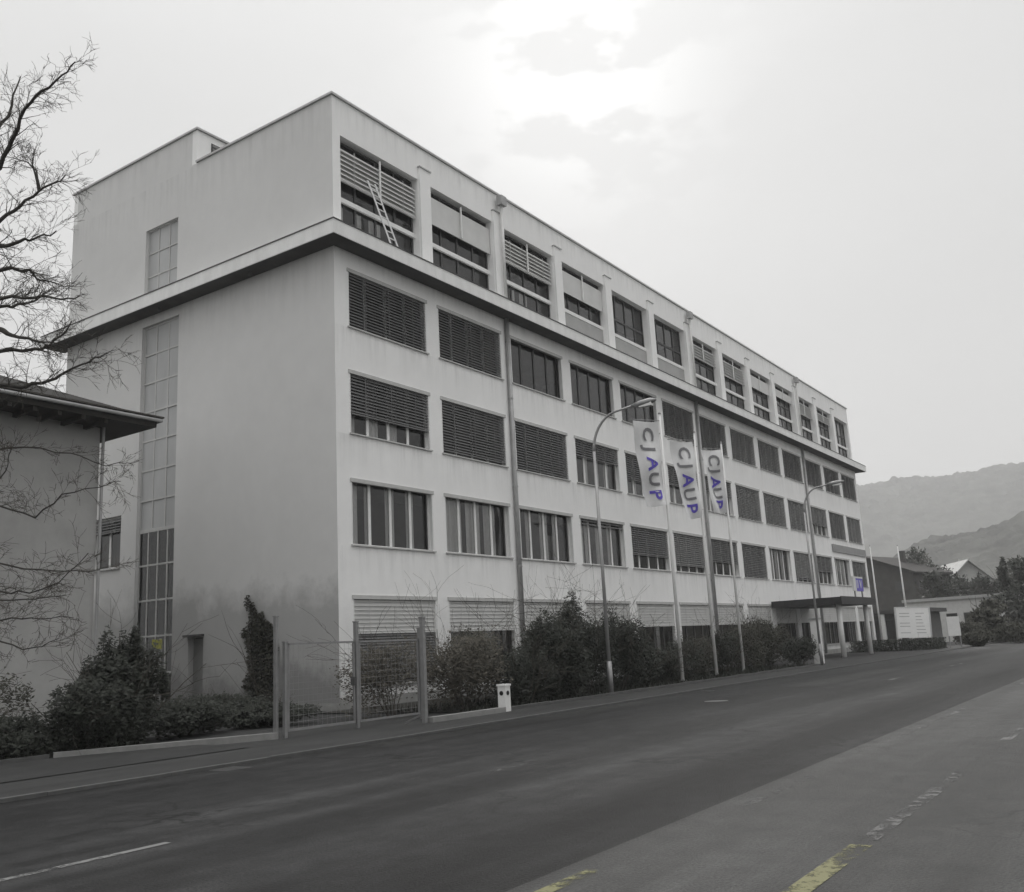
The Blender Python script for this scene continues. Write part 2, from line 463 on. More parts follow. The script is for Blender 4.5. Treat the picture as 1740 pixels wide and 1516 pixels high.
# back edge of the pavement
eb = MB()
for i in range(0, 30):
    pass
edge_me = MB().box(0.004, 0.996, -7.35, -7.22, -0.02, 0.13).mesh('edging_stone', KERB)
for i in list(range(-1, 26)):
    link('edging_stone', edge_me, pave, (i, random.uniform(-0.006, 0.006), random.uniform(-0.01, 0.008)))
# markings
def mark(name, x0, x1, y, w, m, parent, z=0.005):
    mb = MB(); n = max(1, int((x1 - x0) / 1.5))
    for i in range(n):
        a = x0 + (x1 - x0) * i / n; b = x0 + (x1 - x0) * (i + 1) / n
        mb.quad((a, y - w / 2, z), (b, y - w / 2, z), (b, y + w / 2, z), (a, y + w / 2, z))
    return mb.build(name, m, parent)
mark('lane_marking', -26, -16.6, -14.22, 0.10, RPS, road)
for a, b in ((-11.5, -10.6), (3.3, 4.6), (10.5, 13.5), (21, 24), (33, 36), (45, 48)):
    mark('lane_marking', a, b, -14.35, 0.13, RPW, road)
mark('lane_marking', -17.2, -16.1, -18.66, 0.13, RPY, lane)
mark('lane_marking', -17.6, -14.6, -20.22, 0.17, RPY, lane)
for a, b in ((-14.4, -9.0), (-7.0, 3.0)):
    mark('lane_marking', a, b, -20.22, 0.15, RPF, lane)
for a, b in ((-13.4, -11.0), (-6.5, -1.0), (6, 12)):
    mark('lane_marking', a, b, -18.70, 0.12, RPF, lane)

def cover_disc(x, y, r, z=0.008, parent=None):
    mb = MB(); mb.tube([(x, y, z - 0.02), (x, y, z)], r, 20)
    return mb.build('manhole_cover', FRAMED, parent)
cover_disc(2.0, -12.0, 0.32, 0.006, road)
# repaired asphalt patches
ASPHD = asphalt_mat('asphalt_fresh', (0.013, 0.013, 0.0133), 0.7, 0.08, 0.4, 0.3)
ASPHM = asphalt_mat('asphalt_repair', (0.034, 0.034, 0.0335), 0.66, 0.14, 0.7, 0.7)
def patch(x0, x1, y0, y1, m, parent, z):
    rn = random.Random(int(x0 * 10)); mb = MB(); n = max(3, int((x1 - x0) / 0.5)); top = []; bot = []
    for k in range(n + 1):
        x = x0 + (x1 - x0) * k / n
        bot.append((x, y0 + rn.uniform(-0.03, 0.03), z)); top.append((x, y1 + rn.uniform(-0.03, 0.03), z))
    for k in range(n): mb.quad(bot[k], bot[k + 1], top[k + 1], top[k])
    return mb.build('asphalt_patch', m, parent)
patch(-9.0, 2.0, -10.3, -9.42, ASPHM, road, 0.004)
patch(8.0, 20.0, -12.9, -11.6, ASPHM, road, 0.004)
# drain gratings in the gutter
for gx in (-12.4, 6.5, 24.0):
    dg_ = MB().box(gx, gx + 0.5, -9.86, -9.40, -0.02, 0.007).build('drain_frame', FRAMED, road)
    for q in range(6): MB().box(gx + 0.04 + q * 0.075, gx + 0.075 + q * 0.075, -9.83, -9.43, 0.0075, 0.012).build('drain_bar', FRAMED, dg_)

# ------------------------------------------------------------------ main building
LEN, DEP = 66.8, 16.8
ZA, ZB, ZC, ZD = (13.15, 15.33), (9.26, 11.53), (5.38, 7.65), (0.72, 3.67)
ZCOR0, ZCOR1, ZATT, ZROOF, ZROOF2 = 16.0, 16.5, 20.5, 21.97, 23.5
X0, BW, WW = 0.68, 5.102, 4.365
B = empty('office_building', (0, 0, 0))
tag(B, 'long pale five storey office block with rows of wide windows and a projecting cornice', 'office building')
holes = []
for i in range(13):
    a = X0 + BW * i
    for z in (ZA, ZB, ZC, ZD): holes.append((a, a + WW, z[0], z[1]))
wall_grid(LEN, -0.2, ZCOR0, holes, 0.34).build('wall', PLASTER, B)
# gable: local u runs towards the street (from the rear corner)
SY0, SY1 = 8.75, 11.2        # stair glazing
gh = [(DEP - SY1, DEP - SY0, 0.1, 15.6), (DEP - 14.2, DEP - 12.25, 5.7, 7.82), (DEP - 7.78, DEP - 6.9, 0.25, 2.66)]
wall_grid(DEP, -0.2, ZCOR0, gh, 0.34).build('wall', PLASTER_SHADED, B, loc=(0, DEP, 0), rz=-PI / 2)
MB().box(0.012, LEN, DEP - 0.3, DEP - 0.003, -0.2, ZCOR0).box(LEN - 0.3, LEN, 0.001, DEP - 0.301, -0.2, ZCOR0).build('wall', PLASTER_SHADED, B)
# attic storey
AX0, AW = 0.40, 4.42
ah = []
for i in range(13):
    a = AX0 + 5.115 * i
    ah.append((a, a + AW, ZCOR1 + 0.02, ZATT))
wall_grid(LEN - 0.2, ZCOR1, ZROOF, ah, 0.42).build('attic_wall', PLASTER, B)
agh = [(DEP - 11.15, DEP - 8.95, ZCOR1 + 0.3, 19.95)]
wall_grid(DEP, ZCOR1, ZROOF, agh, 0.3).build('attic_wall', PLASTER_SHADED, B, loc=(0, DEP, 0), rz=-PI / 2)
MB().box(0.012, LEN - 0.2, DEP - 0.3, DEP - 0.003, ZCOR1, ZROOF).box(LEN - 0.5, LEN - 0.2, 0.001, DEP - 0.301, ZCOR1, ZROOF).build('attic_wall', PLASTER_SHADED, B)
MB().box(0.3, LEN - 0.5, 0.02, DEP - 0.3, ZROOF - 0.35, ZROOF - 0.05).build('roof', ROOFD, B)
# raised rear block
RY = 7.8
MB().box(0.0, 14, RY, RY + 0.3, ZROOF, ZROOF2).box(13.7, 14, RY + 0.301, DEP, ZROOF, ZROOF2).box(0.001, 13.7, DEP - 0.3, DEP, ZROOF, ZROOF2).build('rear_block_wall', PLASTER, B)
MB().box(0.0, 0.3, RY + 0.301, DEP - 0.301, ZROOF + 0.001, ZROOF2).build('rear_block_wall', PLASTER_SHADED, B)
MB().box(0.3, 13.7, RY + 0.3, DEP - 0.3, ZROOF2 - 0.3, ZROOF2 - 0.06).build('rear_block_roof', ROOFD, B)
lv = MB()
for k in range(6): lv.obox((0.75, RY - 0.05, ZROOF + 0.25 + 0.17 * k), (2.1, RY - 0.05, ZROOF + 0.25 + 0.17 * k), 0.02, 0.10)
v = MB().box(0.7, 2.15, RY - 0.03, RY - 0.004, ZROOF + 0.15, ZROOF + 1.2).build('vent', FRAMED, B)
lv.build('louvre', BLIND2, v)
# copings
def coping(name, p, q, over=0.07):
    mb = MB(); mb.obox(p, q, 0.42, 0.10); return mb.build(name, COPING, B)
cp = MB().box(-0.08, LEN - 0.12, -0.08, 0.36, ZROOF + 0.002, ZROOF + 0.085); cp.build('coping', COPING, B)
MB().box(-0.08, 0.36, 0.361, RY - 0.02, ZROOF + 0.002, ZROOF + 0.085).build('coping', COPING, B)
MB().box(-0.08, 0.36, RY - 0.08, DEP + 0.08, ZROOF2 + 0.002, ZROOF2 + 0.085).build('coping', COPING, B)
MB().box(0.361, 14.08, RY - 0.08, RY + 0.36, ZROOF2 + 0.002, ZROOF2 + 0.085).build('coping', COPING, B)
MB().box(LEN - 0.55, LEN - 0.12, 0.361, DEP + 0.05, ZROOF + 0.002, ZROOF + 0.085).build('coping', COPING, B)
# cornice slab: soffit piece and fascia
OV = 0.82
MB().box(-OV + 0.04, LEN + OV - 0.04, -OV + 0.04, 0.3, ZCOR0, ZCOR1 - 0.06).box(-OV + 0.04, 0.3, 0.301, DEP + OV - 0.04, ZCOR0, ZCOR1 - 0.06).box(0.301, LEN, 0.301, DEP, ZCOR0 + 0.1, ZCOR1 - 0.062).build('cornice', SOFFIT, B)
MB().box(-OV, LEN + OV, -OV, -OV + 0.038, ZCOR0 - 0.02, ZCOR1).build('fascia', CONC, B)
MB().box(-OV, -OV + 0.038, -OV + 0.039, DEP + OV, ZCOR0 - 0.02, ZCOR1).build('fascia', CONC, B)
MB().box(LEN + OV - 0.038, LEN + OV, -OV + 0.039, DEP + OV, ZCOR0 - 0.02, ZCOR1).build('fascia', CONC, B)
MB().box(-OV + 0.039, LEN + OV - 0.039, -OV + 0.039, -0.002, ZCOR1 - 0.058, ZCOR1 - 0.01).box(-OV + 0.039, -0.002, -0.001, DEP + OV, ZCOR1 - 0.058, ZCOR1 - 0.01).build('terrace', CONC, B)
MB().box(-OV - 0.03, LEN + OV + 0.03, -OV - 0.03, -OV + 0.09, ZCOR1 + 0.001, ZCOR1 + 0.035).build('drip_edge', FRAMED, B)
MB().box(-OV - 0.03, -OV + 0.09, -OV + 0.091, DEP + OV + 0.03, ZCOR1 + 0.001, ZCOR1 + 0.035).build('drip_edge', FRAMED, B)
# downlights under the gable cornice
for yy in (4.0, 9.5):
    MB().tube([(-0.4, yy, ZCOR0 - 0.16), (-0.4, yy, ZCOR0 - 0.021)], 0.06, 8).build('soffit_light', FRAMED, B)
# plinth
MB().box(0.001, LEN, -0.03, -0.004, -0.2, 0.35).build('plinth', mat('plinth', (0.30, 0.30, 0.29), 0.9, var=0.2, scale=2, bump=0.3), B)
MB().box(-0.03, -0.004, -0.03, DEP - SY1, -0.2, 0.24).build('plinth', MATS['plinth'], B)
# interior
inn = MB()
inn.box(0.4, LEN - 0.4, 4.6, 4.7, 0, ZROOF - 0.4)
inn.build('interior_wall', INNER, B)
for z in (0.2, 4.35, 8.2, 12.1, 16.05):
    MB().box(0.4, LEN - 0.4, 0.36, 4.59, z - 0.12, z + 0.12).build('floor_slab', INNER, B)
for i in (2, 4, 7, 9, 11):
    xx = X0 + BW * i - 0.36
    MB().box(xx - 0.06, xx + 0.06, 0.40, 4.58, 0.35, ZROOF - 0.45).build('partition', INNER, B)
MB().box(0.36, 0.44, 0.40, 4.58, 0.35, ZROOF - 0.45).box(LEN - 0.46, LEN - 0.38, 0.40, 4.58, 0.35, ZROOF - 0.45).build('partition', INNER, B)

# --- windows
CACHE = {}
def cached(key, fn):
    if key not in CACHE: CACHE[key] = fn()
    return CACHE[key]
def frame_mesh(w, h, n, y, m, t=0.07, trans=(), mul=0.06):
    mb = MB()
    mb.box(0.002, t, y, y + 0.07, 0.002, h - 0.002).box(w - t, w - 0.002, y, y + 0.07, 0.002, h - 0.002)
    mb.box(t, w - t, y, y + 0.07, 0.002, t).box(t, w - t, y, y + 0.07, h - t, h - 0.002)
    for k in range(1, n):
        c = w * k / n
        mb.box(c - mul, c + mul, y - 0.004, y + 0.066, t, h - t)
    for z in trans:
        mb.box(t, w - t, y - 0.008, y + 0.06, z - 0.05, z + 0.05)
    return mb.mesh('window', m)
def pane_mesh(w, h, y):
    mb = MB(); mb.quad((0, y, 0), (w, y, 0), (w, y, h), (0, y, h)); return mb.mesh('pane', GLASS)
def panes_mesh(w, h, n, y, t):
    mb = MB(); cw = w / n
    for k in range(n): mb.quad((k * cw + 0.05, y, t), ((k + 1) * cw - 0.05, y, t), ((k + 1) * cw - 0.05, y, h - t), (k * cw + 0.05, y, h - t))
    return mb.mesh('pane', GLASS)
def slat_mesh(w, h, y, m, pitch=0.115, tilt=0.088, wid=0.075):
    mb = MB(); n = int(h / pitch)
    for k in range(n):
        z = h - (k + 0.5) * pitch
        # tilted slat: outer edge lower
        a = (0.03, y - wid / 2, z - tilt / 2); b = (w - 0.03, y - wid / 2, z - tilt / 2)
        c = (w - 0.03, y + wid / 2, z + tilt / 2); d = (0.03, y + wid / 2, z + tilt / 2)
        mb.quad(a, b, c, d)
        mb.quad((0.03, y - wid / 2, z - tilt / 2 - 0.012), (w - 0.03, y - wid / 2, z - tilt / 2 - 0.012), b, a)
    mb.box(0.03, w - 0.03, y - 0.04, y + 0.04, -0.03, 0.012)
    for x in (w * 0.18, w * 0.5, w * 0.82): mb.box(x - 0.012, x + 0.012, y - wid / 2 - 0.012, y - wid / 2 - 0.006, 0, h)
    return mb.mesh('blind', m)
def curtain_mesh(w, h, y):
    mb = MB(); n = max(6, int(w / 0.06))
    pts = [(w * k / n, y + 0.03 * math.sin(k * 1.9) + 0.015 * math.sin(k * 4.1)) for k in range(n + 1)]
    for k in range(n):
        (a, ya), (b, yb) = pts[k], pts[k + 1]
        mb.quad((a, ya, 0), (b, yb, 0), (b, yb, h), (a, ya, h))
    return mb.mesh('curtain', CURT)

def window(x, z, blind, bm, curtains, near, w=WW, n=4, fm=None):
    h = z[1] - z[0]
    fm = fm or FRAME
    key = ('f', round(h, 2), fm.name)
    wd = link('window', cached(key, lambda: frame_mesh(w, h, n, 0.20, fm)), B, (x, 0, z[0]))
    if near:
        cw = w / n
        pm = cached(('p', round(h, 2)), lambda: pane_mesh(cw - 0.1, h - 0.14, 0.235))
        for k in range(n): link('pane', pm, wd, (k * cw + 0.05, 0, 0.07))
    else:
        link('pane', cached(('pp', round(h, 2)), lambda: panes_mesh(w, h, n, 0.235, 0.07)), wd)
    # blind box above and sill below
    link('blind_box', cached('bb', lambda: MB().box(-0.05, w + 0.05, -0.035, 0.10, -0.11, 0.025).mesh('blind_box', SILL)), wd, (0, 0, h))
    link('sill', cached('sl', lambda: MB().box(-0.05, w + 0.05, -0.075, 0.19, -0.045, 0.004).mesh('sill', SILL)), wd)
    for s in (0, 1):
        link('guide_rail', cached(('gr', round(h, 2)), lambda: MB().box(0.004, 0.05, 0.0, 0.09, 0.01, h - 0.11).mesh('guide_rail', FRAME)), wd, (s * (w - 0.054), 0, 0))
    if blind > 0:
        bh = (h - 0.11) * blind
        bo = link('blind', cached(('b', round(bh, 2), bm.name), lambda: slat_mesh(w - 0.1, bh, 0.05, bm)), wd, (0.05, 0, h - 0.11 - bh))
    for (cx, cwid) in curtains:
        link('curtain', cached(('c', round(cwid, 2), round(h, 2)), lambda: curtain_mesh(cwid, h - 0.1, 0.42)), wd, (cx, random.uniform(0, 0.06), 0.05))
    return wd

rowA = [1, 1, 0, 0, 0, 1, 1, 1, 1, 1, 1, 1, 1]
rowB = [0.66, 0.93, 1, 0.36, 0.62, 0.5, 0.42, 1, 1, 1, 0.62, 1, 1]
rowC = [0, 0, 0, 0.1, 0.66, 0.82, 0.62, 1, 0, 0.9, 0.55, 0, 1]
rowD = [1, 0.0, 0, 0, 0, 0, 0, 0.0, 0, 0, 0, 0, 0]
for i in range(13):
    x = X0 + BW * i
    near = i < 8
    window(x, ZA, rowA[i], BLIND if i not in (7, 8) else BLIND2, [], near, fm=FRAMED if rowA[i] == 0 else FRAME)
    cs = []
    if rowB[i] < 0.9:
        cs = [(0.1, 0.55), (1.4, 0.5), (2.5, 0.45), (3.5, 0.4)][: random.randint(2, 4)]
    window(x, ZB, rowB[i], BLIND if i in (0, 1, 2, 3, 4, 5, 6, 11) else BLIND2, cs, near)
    cs = []
    if rowC[i] < 0.5:
        cs = [(0.12, random.uniform(0.4, 0.85)), (1.1, random.uniform(0.3, 0.8)), (2.2, random.uniform(0.5, 0.95)), (3.3, random.uniform(0.3, 0.6))] if i != 1 else [(0.1, 1.5), (1.9, 0.9), (3.1, 0.8)]
    window(x, ZC, rowC[i], BLIND2 if i in (5, 9) else BLIND, cs, near)
    # ground floor: pale roller panel in the upper part, blind or glass below
    wd = window(x, ZD, 0, BLIND, [(0.2, 0.6), (2.8, 0.5)] if i % 3 == 1 else [], near, fm=FRAMED)
    hD = ZD[1] - ZD[0]
    rp = link('roller_panel', cached('rp', lambda: slat_mesh(WW - 0.1, 1.12, 0.045, BLINDL, pitch=0.14, tilt=0.012, wid=0.03)), wd, (0.05, 0, hD - 0.11 - 1.12))
    link('roller_backing', cached('rb', lambda: MB().box(0.05, WW - 0.05, 0.075, 0.09, 0, 1.1).mesh('roller_backing', BLINDL)), wd, (0, 0, hD - 0.11 - 1.12))
    if i == 0:
        link('blind', slat_mesh(WW - 0.1, 1.55, 0.05, BLIND, pitch=0.095), wd, (0.05, 0, 0.16))
# --- attic windows, set back behind the piers
attic = [('slat', 1.33), ('panel', 1.2), ('slat', 1.15), ('panel', 1.15), ('none', 0), ('none', 0), ('slat', 0.9), ('slat', 1.1), ('panel', 0.9), ('panel', 0.6), ('slat', 1.0), ('slat', 0.7), ('none', 0)]
HA = ZATT - ZCOR1 - 0.02
for i in range(13):
    x = AX0 + 5.115 * i
    wd = link('window', cached('aw', lambda: frame_mesh(AW, HA, 4, 0.34, FRAMED, t=0.09, trans=(2.55,), mul=0.045)), B, (x, 0, ZCOR1 + 0.02))
    if i < 8:
        cw = AW / 4
        for k in range(4):
            link('pane', cached('apl', lambda: pane_mesh(cw - 0.1, 1.45 - 0.05, 0.38)), wd, (k * cw + 0.05, 0, 0.09))
            link('pane', cached('apu', lambda: pane_mesh(cw - 0.1, 1.30, 0.38)), wd, (k * cw + 0.05, 0, 2.6))
            link('pane', cached('apm', lambda: pane_mesh(cw - 0.1, 0.85, 0.38)), wd, (k * cw + 0.05, 0, 1.65))
    else:
        link('pane', cached('app', lambda: panes_mesh(AW, HA, 4, 0.38, 0.09)), wd)
    link('transom', cached('atr', lambda: MB().box(0.01, AW - 0.01, 0.22, 0.32, 1.48, 1.66).mesh('transom', FRAME)), wd)
    kind, bh = attic[i]
    if kind == 'slat':
        link('sunshade', cached(('as', bh), lambda: slat_mesh(AW - 0.1, bh, 0.15, BLINDL, pitch=0.19, tilt=0.13, wid=0.10)), wd, (0.05, 0, HA - 0.36 - bh))
        link('sunshade_backing', cached(('asb', bh), lambda: MB().box(0.06, AW - 0.06, 0.215, 0.23, 0, bh).mesh('sunshade_backing', BLINDL)), wd, (0, 0, HA - 0.36 - bh))
        link('tie_rod', cached(('tr', bh), lambda: MB().box(AW / 2 - 0.035, AW / 2 + 0.035, 0.04, 0.085, 0, bh + 0.24).mesh('tie_rod', FRAME)), wd, (0, 0, HA - 0.36 - bh))
    elif kind == 'panel':
        link('sunshade', cached(('ap', bh), lambda: MB().box(0.05, AW - 0.05, 0.14, 0.17, 0, bh).mesh('sunshade', BLINDL)), wd, (0, 0, HA - 0.36 - bh))
        link('tie_rod', cached(('tr', bh), lambda: MB().box(AW / 2 - 0.035, AW / 2 + 0.035, 0.04, 0.085, 0, bh + 0.24).mesh('tie_rod', FRAME)), wd, (0, 0, HA - 0.36 - bh))
    if i in (0, 2, 3, 4, 5, 8, 9):
        for cx, cwid in ((0.15, 0.5), (1.2, 0.35), (2.0, 0.7)) if i != 3 else ((0.1, 2.0), (2.3, 1.8)):
            link('curtain', cached(('ac', cwid), lambda: curtain_mesh(cwid, 1.42, 0.52)), wd, (cx, 0, 0.06))
    if i in (3, 4, 5):
        link('parapet_panel', cached('pap', lambda: MB().box(0.02, AW - 0.02, 0.24, 0.28, 0.02, 1.46).mesh('parapet_panel', BLINDG)), wd)
# piers with caps
for i in range(1, 13):
    xc = AX0 + 5.115 * i - (5.115 - AW) / 2
    pr = MB().box(xc - 0.33, xc + 0.33, -0.10, -0.004, ZCOR1, 21.02).build('pier', PLASTER, B)
    MB().box(xc - 0.37, xc + 0.37, -0.14, -0.003, 21.021, 21.075).build('pier_cap', COPING, pr)
# downpipes with hoppers
for i in (2, 6, 10):
    xc = AX0 + 5.115 * i - (5.115 - AW) / 2 + 0.12
    mb = MB()
    mb.tube([(xc, -0.24, ZROOF - 0.62), (xc, -0.24, ZCOR1 + 0.02)], 0.075, 10)
    dpipe = mb.build('downpipe', PIPEL, B, smooth=True)
    hb = MB(); hb.box(xc - 0.2, xc + 0.2, -0.42, -0.135, ZROOF - 0.62, ZROOF - 0.18); hb.build('hopper', PIPE, dpipe)
    xl = X0 + BW * i - 0.36
    lp = MB().tube([(xl, -0.12, ZCOR0), (xl, -0.12, 0.1)], 0.10, 10).build('downpipe', PIPE, B, smooth=True)
    for z in (2.5, 5.0, 8.4, 12.3, 14.9):
        MB().tube([(xl, -0.12, z), (xl, -0.12, z + 0.06)], 0.115, 10).build('bracket', PIPE, lp)
# --- gable glazing
def gable(y):  # place local u=0 at world Y=y
    return (0, y, 0)
sg = MB()
sw = SY1 - SY0
SGF = mat('stair_frame', (0.50, 0.50, 0.49), 0.5, var=0.08, scale=3)
def stair_frame(w, z0, z1, cols, step, t=0.035):
    mb = MB(); y = 0.14
    for k in range(cols + 1):
        c = min(max(w * k / cols, t), w - t); mb.box(c - t, c + t, y, y + 0.07, z0, z1)
    n = max(1, round((z1 - z0) / step))
    for k in range(n + 1):
        z = min(max(z0 + (z1 - z0) * k / n, z0 + t), z1 - t); mb.box(0, w, y - 0.006, y + 0.06, z - t, z + t)
    return mb, n
for (za, zb, cols, step, pm) in ((7.0, 15.6, 3, 1.28, SATIN), (0.1, 7.0, 4, 1.4, GLASS)):
    mb, n = stair_frame(sw, za, zb, cols, step)
    wd = mb.build('stair_window', SGF, B, loc=(0, SY1, 0), rz=-PI / 2)
    cw = sw / cols; chh = (zb - za) / n
    pme = MB().box(0.03, cw - 0.03, 0.165, 0.18, 0.03, chh - 0.03).mesh('pane', pm)
    for c in range(cols):
        for r in range(n):
            o = link('pane', pme, wd, (c * cw, random.uniform(-0.012, 0.012), za + r * chh))
mb, n = stair_frame(2.2, ZCOR1 + 0.3, 19.95, 3, 1.1, t=0.025)
wd = mb.build('stair_window', SGF, B, loc=(0, 11.15, 0), rz=-PI / 2)
pme = MB().box(0.03, 2.2 / 3 - 0.03, 0.165, 0.18, 0.03, (19.95 - ZCOR1 - 0.3) / n - 0.03).mesh('pane', SATIN)
for c in range(3):
    for r in range(n): link('pane', pme, wd, (c * 2.2 / 3, 0, ZCOR1 + 0.3 + r * (19.95 - ZCOR1 - 0.3) / n))
MB().box(2.6, 2.7, SY0 - 0.5, SY1 + 0.5, 0, 15.6).build('interior_wall', mat('interior_dark', (0.04, 0.04, 0.04), 0.9, var=0.2), B)
# gable back window and side door
wd = link('window', frame_mesh(1.95, 2.12, 2, 0.18, FRAME), B, (0, 14.2, 5.7), -PI / 2)
for k in range(2): link('pane', pane_mesh(0.87, 1.98, 0.21), wd, (0.05 + k * 0.97, 0, 0.07))
link('blind', slat_mesh(1.85, 0.5, 0.05, BLIND), wd, (0.05, 0, 1.5))
link('sill', MB().box(-0.05, 2.0, -0.075, 0.17, -0.05, -0.002).mesh('sill', SILL), wd)
MB().box(0.4, 0.5, 12.0, 14.5, 5.5, 8.0).build('interior_wall', INNER, B)
dr = MB().box(0.24, 0.29, 6.92, 7.76, 0.25, 2.64).build('door', mat('door_paint', (0.24, 0.24, 0.235), 0.6, var=0.1), B)
MB().obox((0.20, 7.0, 1.25), (0.20, 7.12, 1.25), 0.03, 0.03).build('handle', ALU, dr)
MB().box(-0.2, -0.002, 6.85, 7.85, 2.70, 2.78).build('door_hood', FRAMED, B)
# sign panel and entrance canopy of the building
MB().box(56.5, 66.6, -0.10, -0.01, 8.10, 8.72).build('sign_panel', mat('grey_panel', (0.30, 0.30, 0.30), 0.6, var=0.1), B)
can = MB().box(40.6, 49.0, -4.7, -0.08, 3.42, 3.86).build('entrance_canopy', mat('canopy_dark', (0.035, 0.035, 0.036), 0.5, var=0.2), B)
MB().box(40.55, 49.05, -4.75, -4.701, 3.38, 3.90).build('canopy_fascia', MATS['canopy_dark'], can)
for xx in (41.6, 48.2):
    MB().tube([(xx, -4.2, 0), (xx, -4.2, 3.42)], 0.17, 12).build('column', WHITEP, can, smooth=True)
# letters helper
FCURVES = {}
def letter(ch, size, m, parent, loc, rot, name='letter', ext=0.004):
    cu = bpy.data.curves.new('txt', 'FONT'); cu.body = ch; cu.size = size; cu.align_x = 'CENTER'; cu.align_y = 'CENTER'; cu.extrude = ext; cu.offset = size * 0.022
    cu.resolution_u = 3
    t = bpy.data.objects.new('txt', cu); COL.objects.link(t)
    dg = bpy.context.evaluated_depsgraph_get()
    me = bpy.data.meshes.new_from_object(t.evaluated_get(dg))
    me.name = name
    bpy.data.objects.remove(t)
    me.materials.clear(); me.materials.append(m)
    o = link(name, me, parent, loc); o.rotation_euler = rot
    return o
# blue sign over the entrance
bs = empty('logo_sign', (45.2, -4.6, 3.92)); tag(bs, 'small blue square sign with white strokes standing on the entrance canopy', 'sign')
MB().box(-0.55, 1.15, -0.12, 0.0, 0.38, 1.25).build('panel', SIGNB, bs)
MB().box(-1.15, -0.551, -0.12, 0.0, 0.38, 1.25).build('white_panel', WHITEP, bs)
MB().box(-1.2, 1.2, -0.13, 0.01, 1.251, 1.36).build('top_strip', WHITEP, bs)
for s in (-0.9, 0.9): MB().box(s - 0.05, s + 0.05, -0.1, -0.02, -0.055, 0.379).build('leg', GALV, bs)
for ch, xx in (('I', -0.36), ('I', -0.1), ('V', 0.55)):
    letter(ch, 0.75, WHITEP, bs, (xx, -0.125, 0.82), (PI / 2, 0, 0))

# ------------------------------------------------------------------ ladder leaning in the attic window
ld = empty('ladder', (2.55, -0.35, ZCOR1)); tag(ld, 'aluminium ladder leaning in the corner window of the top storey', 'ladder')
pA, pB = Vector((0.12, -0.12, 0.0)), Vector((-0.72, 0.34, 2.75))
lat = Vector((0.40, 0, 0))
for s in (0, 1):
    MB().obox(pA + lat * s, pB + lat * s, 0.03, 0.06).build('rail', ALU, ld)
for k in range(1, 10):
    p = pA.lerp(pB, k / 10); MB().obox(p, p + lat, 0.035, 0.035).build('rung', ALU, ld)

# ------------------------------------------------------------------ neighbouring house on the left
HX, HY, HE = -5.57, 5.0, 1.22
H = empty('neighbour_house', (HX, HY, 0)); tag(H, 'grey rendered house with dark overhanging hipped roof at the left edge', 'house')
hw, hd, hz = 13.0, 8.5, 9.3
hh = [(1.6, 2.9, 5.2, 6.9), (4.6, 5.9, 5.2, 6.9), (8.2, 9.5, 5.2, 6.9), (1.6, 2.9, 1.4, 3.2), (4.6, 5.9, 1.4, 3.2), (8.2, 9.5, 1.4, 3.2)]
hh = [h for h in hh if h[0] < 10.5 and h[0] > 7]
wall_grid(hw, -0.2, hz, hh, 0.2).build('wall', HOUSEW, H, loc=(-hw, 0, 0))
MB().box(-0.2, 0, 0.201, hd, -0.2, hz).box(-hw, -0.201, hd - 0.2, hd, -0.2, hz).box(-hw, -hw + 0.2, 0.201, hd - 0.201, -0.2, hz).build('wall', HOUSEW, H)
for h in hh:
    f = link('window', frame_mesh(h[1] - h[0], h[3] - h[2], 2, 0.1, FRAME), H, (-hw + h[0], 0, h[2]))
    link('pane', panes_mesh(h[1] - h[0], h[3] - h[2], 2, 0.13, 0.07), f)
    MB().box(-hw + h[0] - 0.2, -hw + h[1] + 0.2, 0.3, 0.35, h[2] - 0.2, h[3] + 0.2).build('interior_wall', INNER, H)
# roof: soffit, fascia, hipped top
e = HE
MB().box(-hw - e, e, -e, hd + e, hz, hz + 0.06).build('eaves', WOODD, H)
rf = MB()
z0 = hz + 0.061; z1 = hz + 0.28; zt = hz + 2.6
o0, o1 = (-hw - e, e), (-e, hd + e)
rf.box(o0[0], o0[1], o1[0], o1[1], z0, z1)
rid = [(-hw + 3.4, hd / 2, zt), (-3.4, hd / 2, zt)]
a, b, c, d = (o0[0] - .08, o1[0] - .08, z1 + .002), (o0[1] + .08, o1[0] - .08, z1 + .002), (o0[1] + .08, o1[1] + .08, z1 + .002), (o0[0] - .08, o1[1] + .08, z1 + .002)
rf.quad(a, b, rid[1], rid[0]); rf.quad(c, d, rid[0], rid[1]); rf.tri(b, c, rid[1]); rf.tri(d, a, rid[0])
rfo = rf.build('roof', ROOFD, H)
tl = MB()
tile_me = MB().box(-0.14, 0.14, -0.05, 0.22, 0.0, 0.05).mesh('roof_tile', mat('roof_tile', (0.06, 0.055, 0.05), 0.8, var=0.3, scale=4))
for k in range(44):
    link('roof_tile', tile_me, rfo, (o0[1] + .04 - 0.3 * k, o1[0] - .1, z1 + 0.02 + random.uniform(0, .008)))
MB().tube([(o0[0], o1[0] - 0.10, z1 - 0.06), (o0[1] + 0.1, o1[0] - 0.10, z1 - 0.06), (o0[1] + 0.10, o1[1], z1 - 0.06)], 0.065, 8).build('gutter', PIPE, rfo)
MB().tube([(0.06, -0.10, hz), (0.06, -0.10, 0.05)], 0.05, 8).build('downpipe', PIPE, H)
for k in range(18):
    MB().box(-0.6 - 0.75 * k, -0.48 - 0.75 * k, -e + 0.05, -0.01, hz - 0.14, hz - 0.004).build('rafter', WOODD, H)

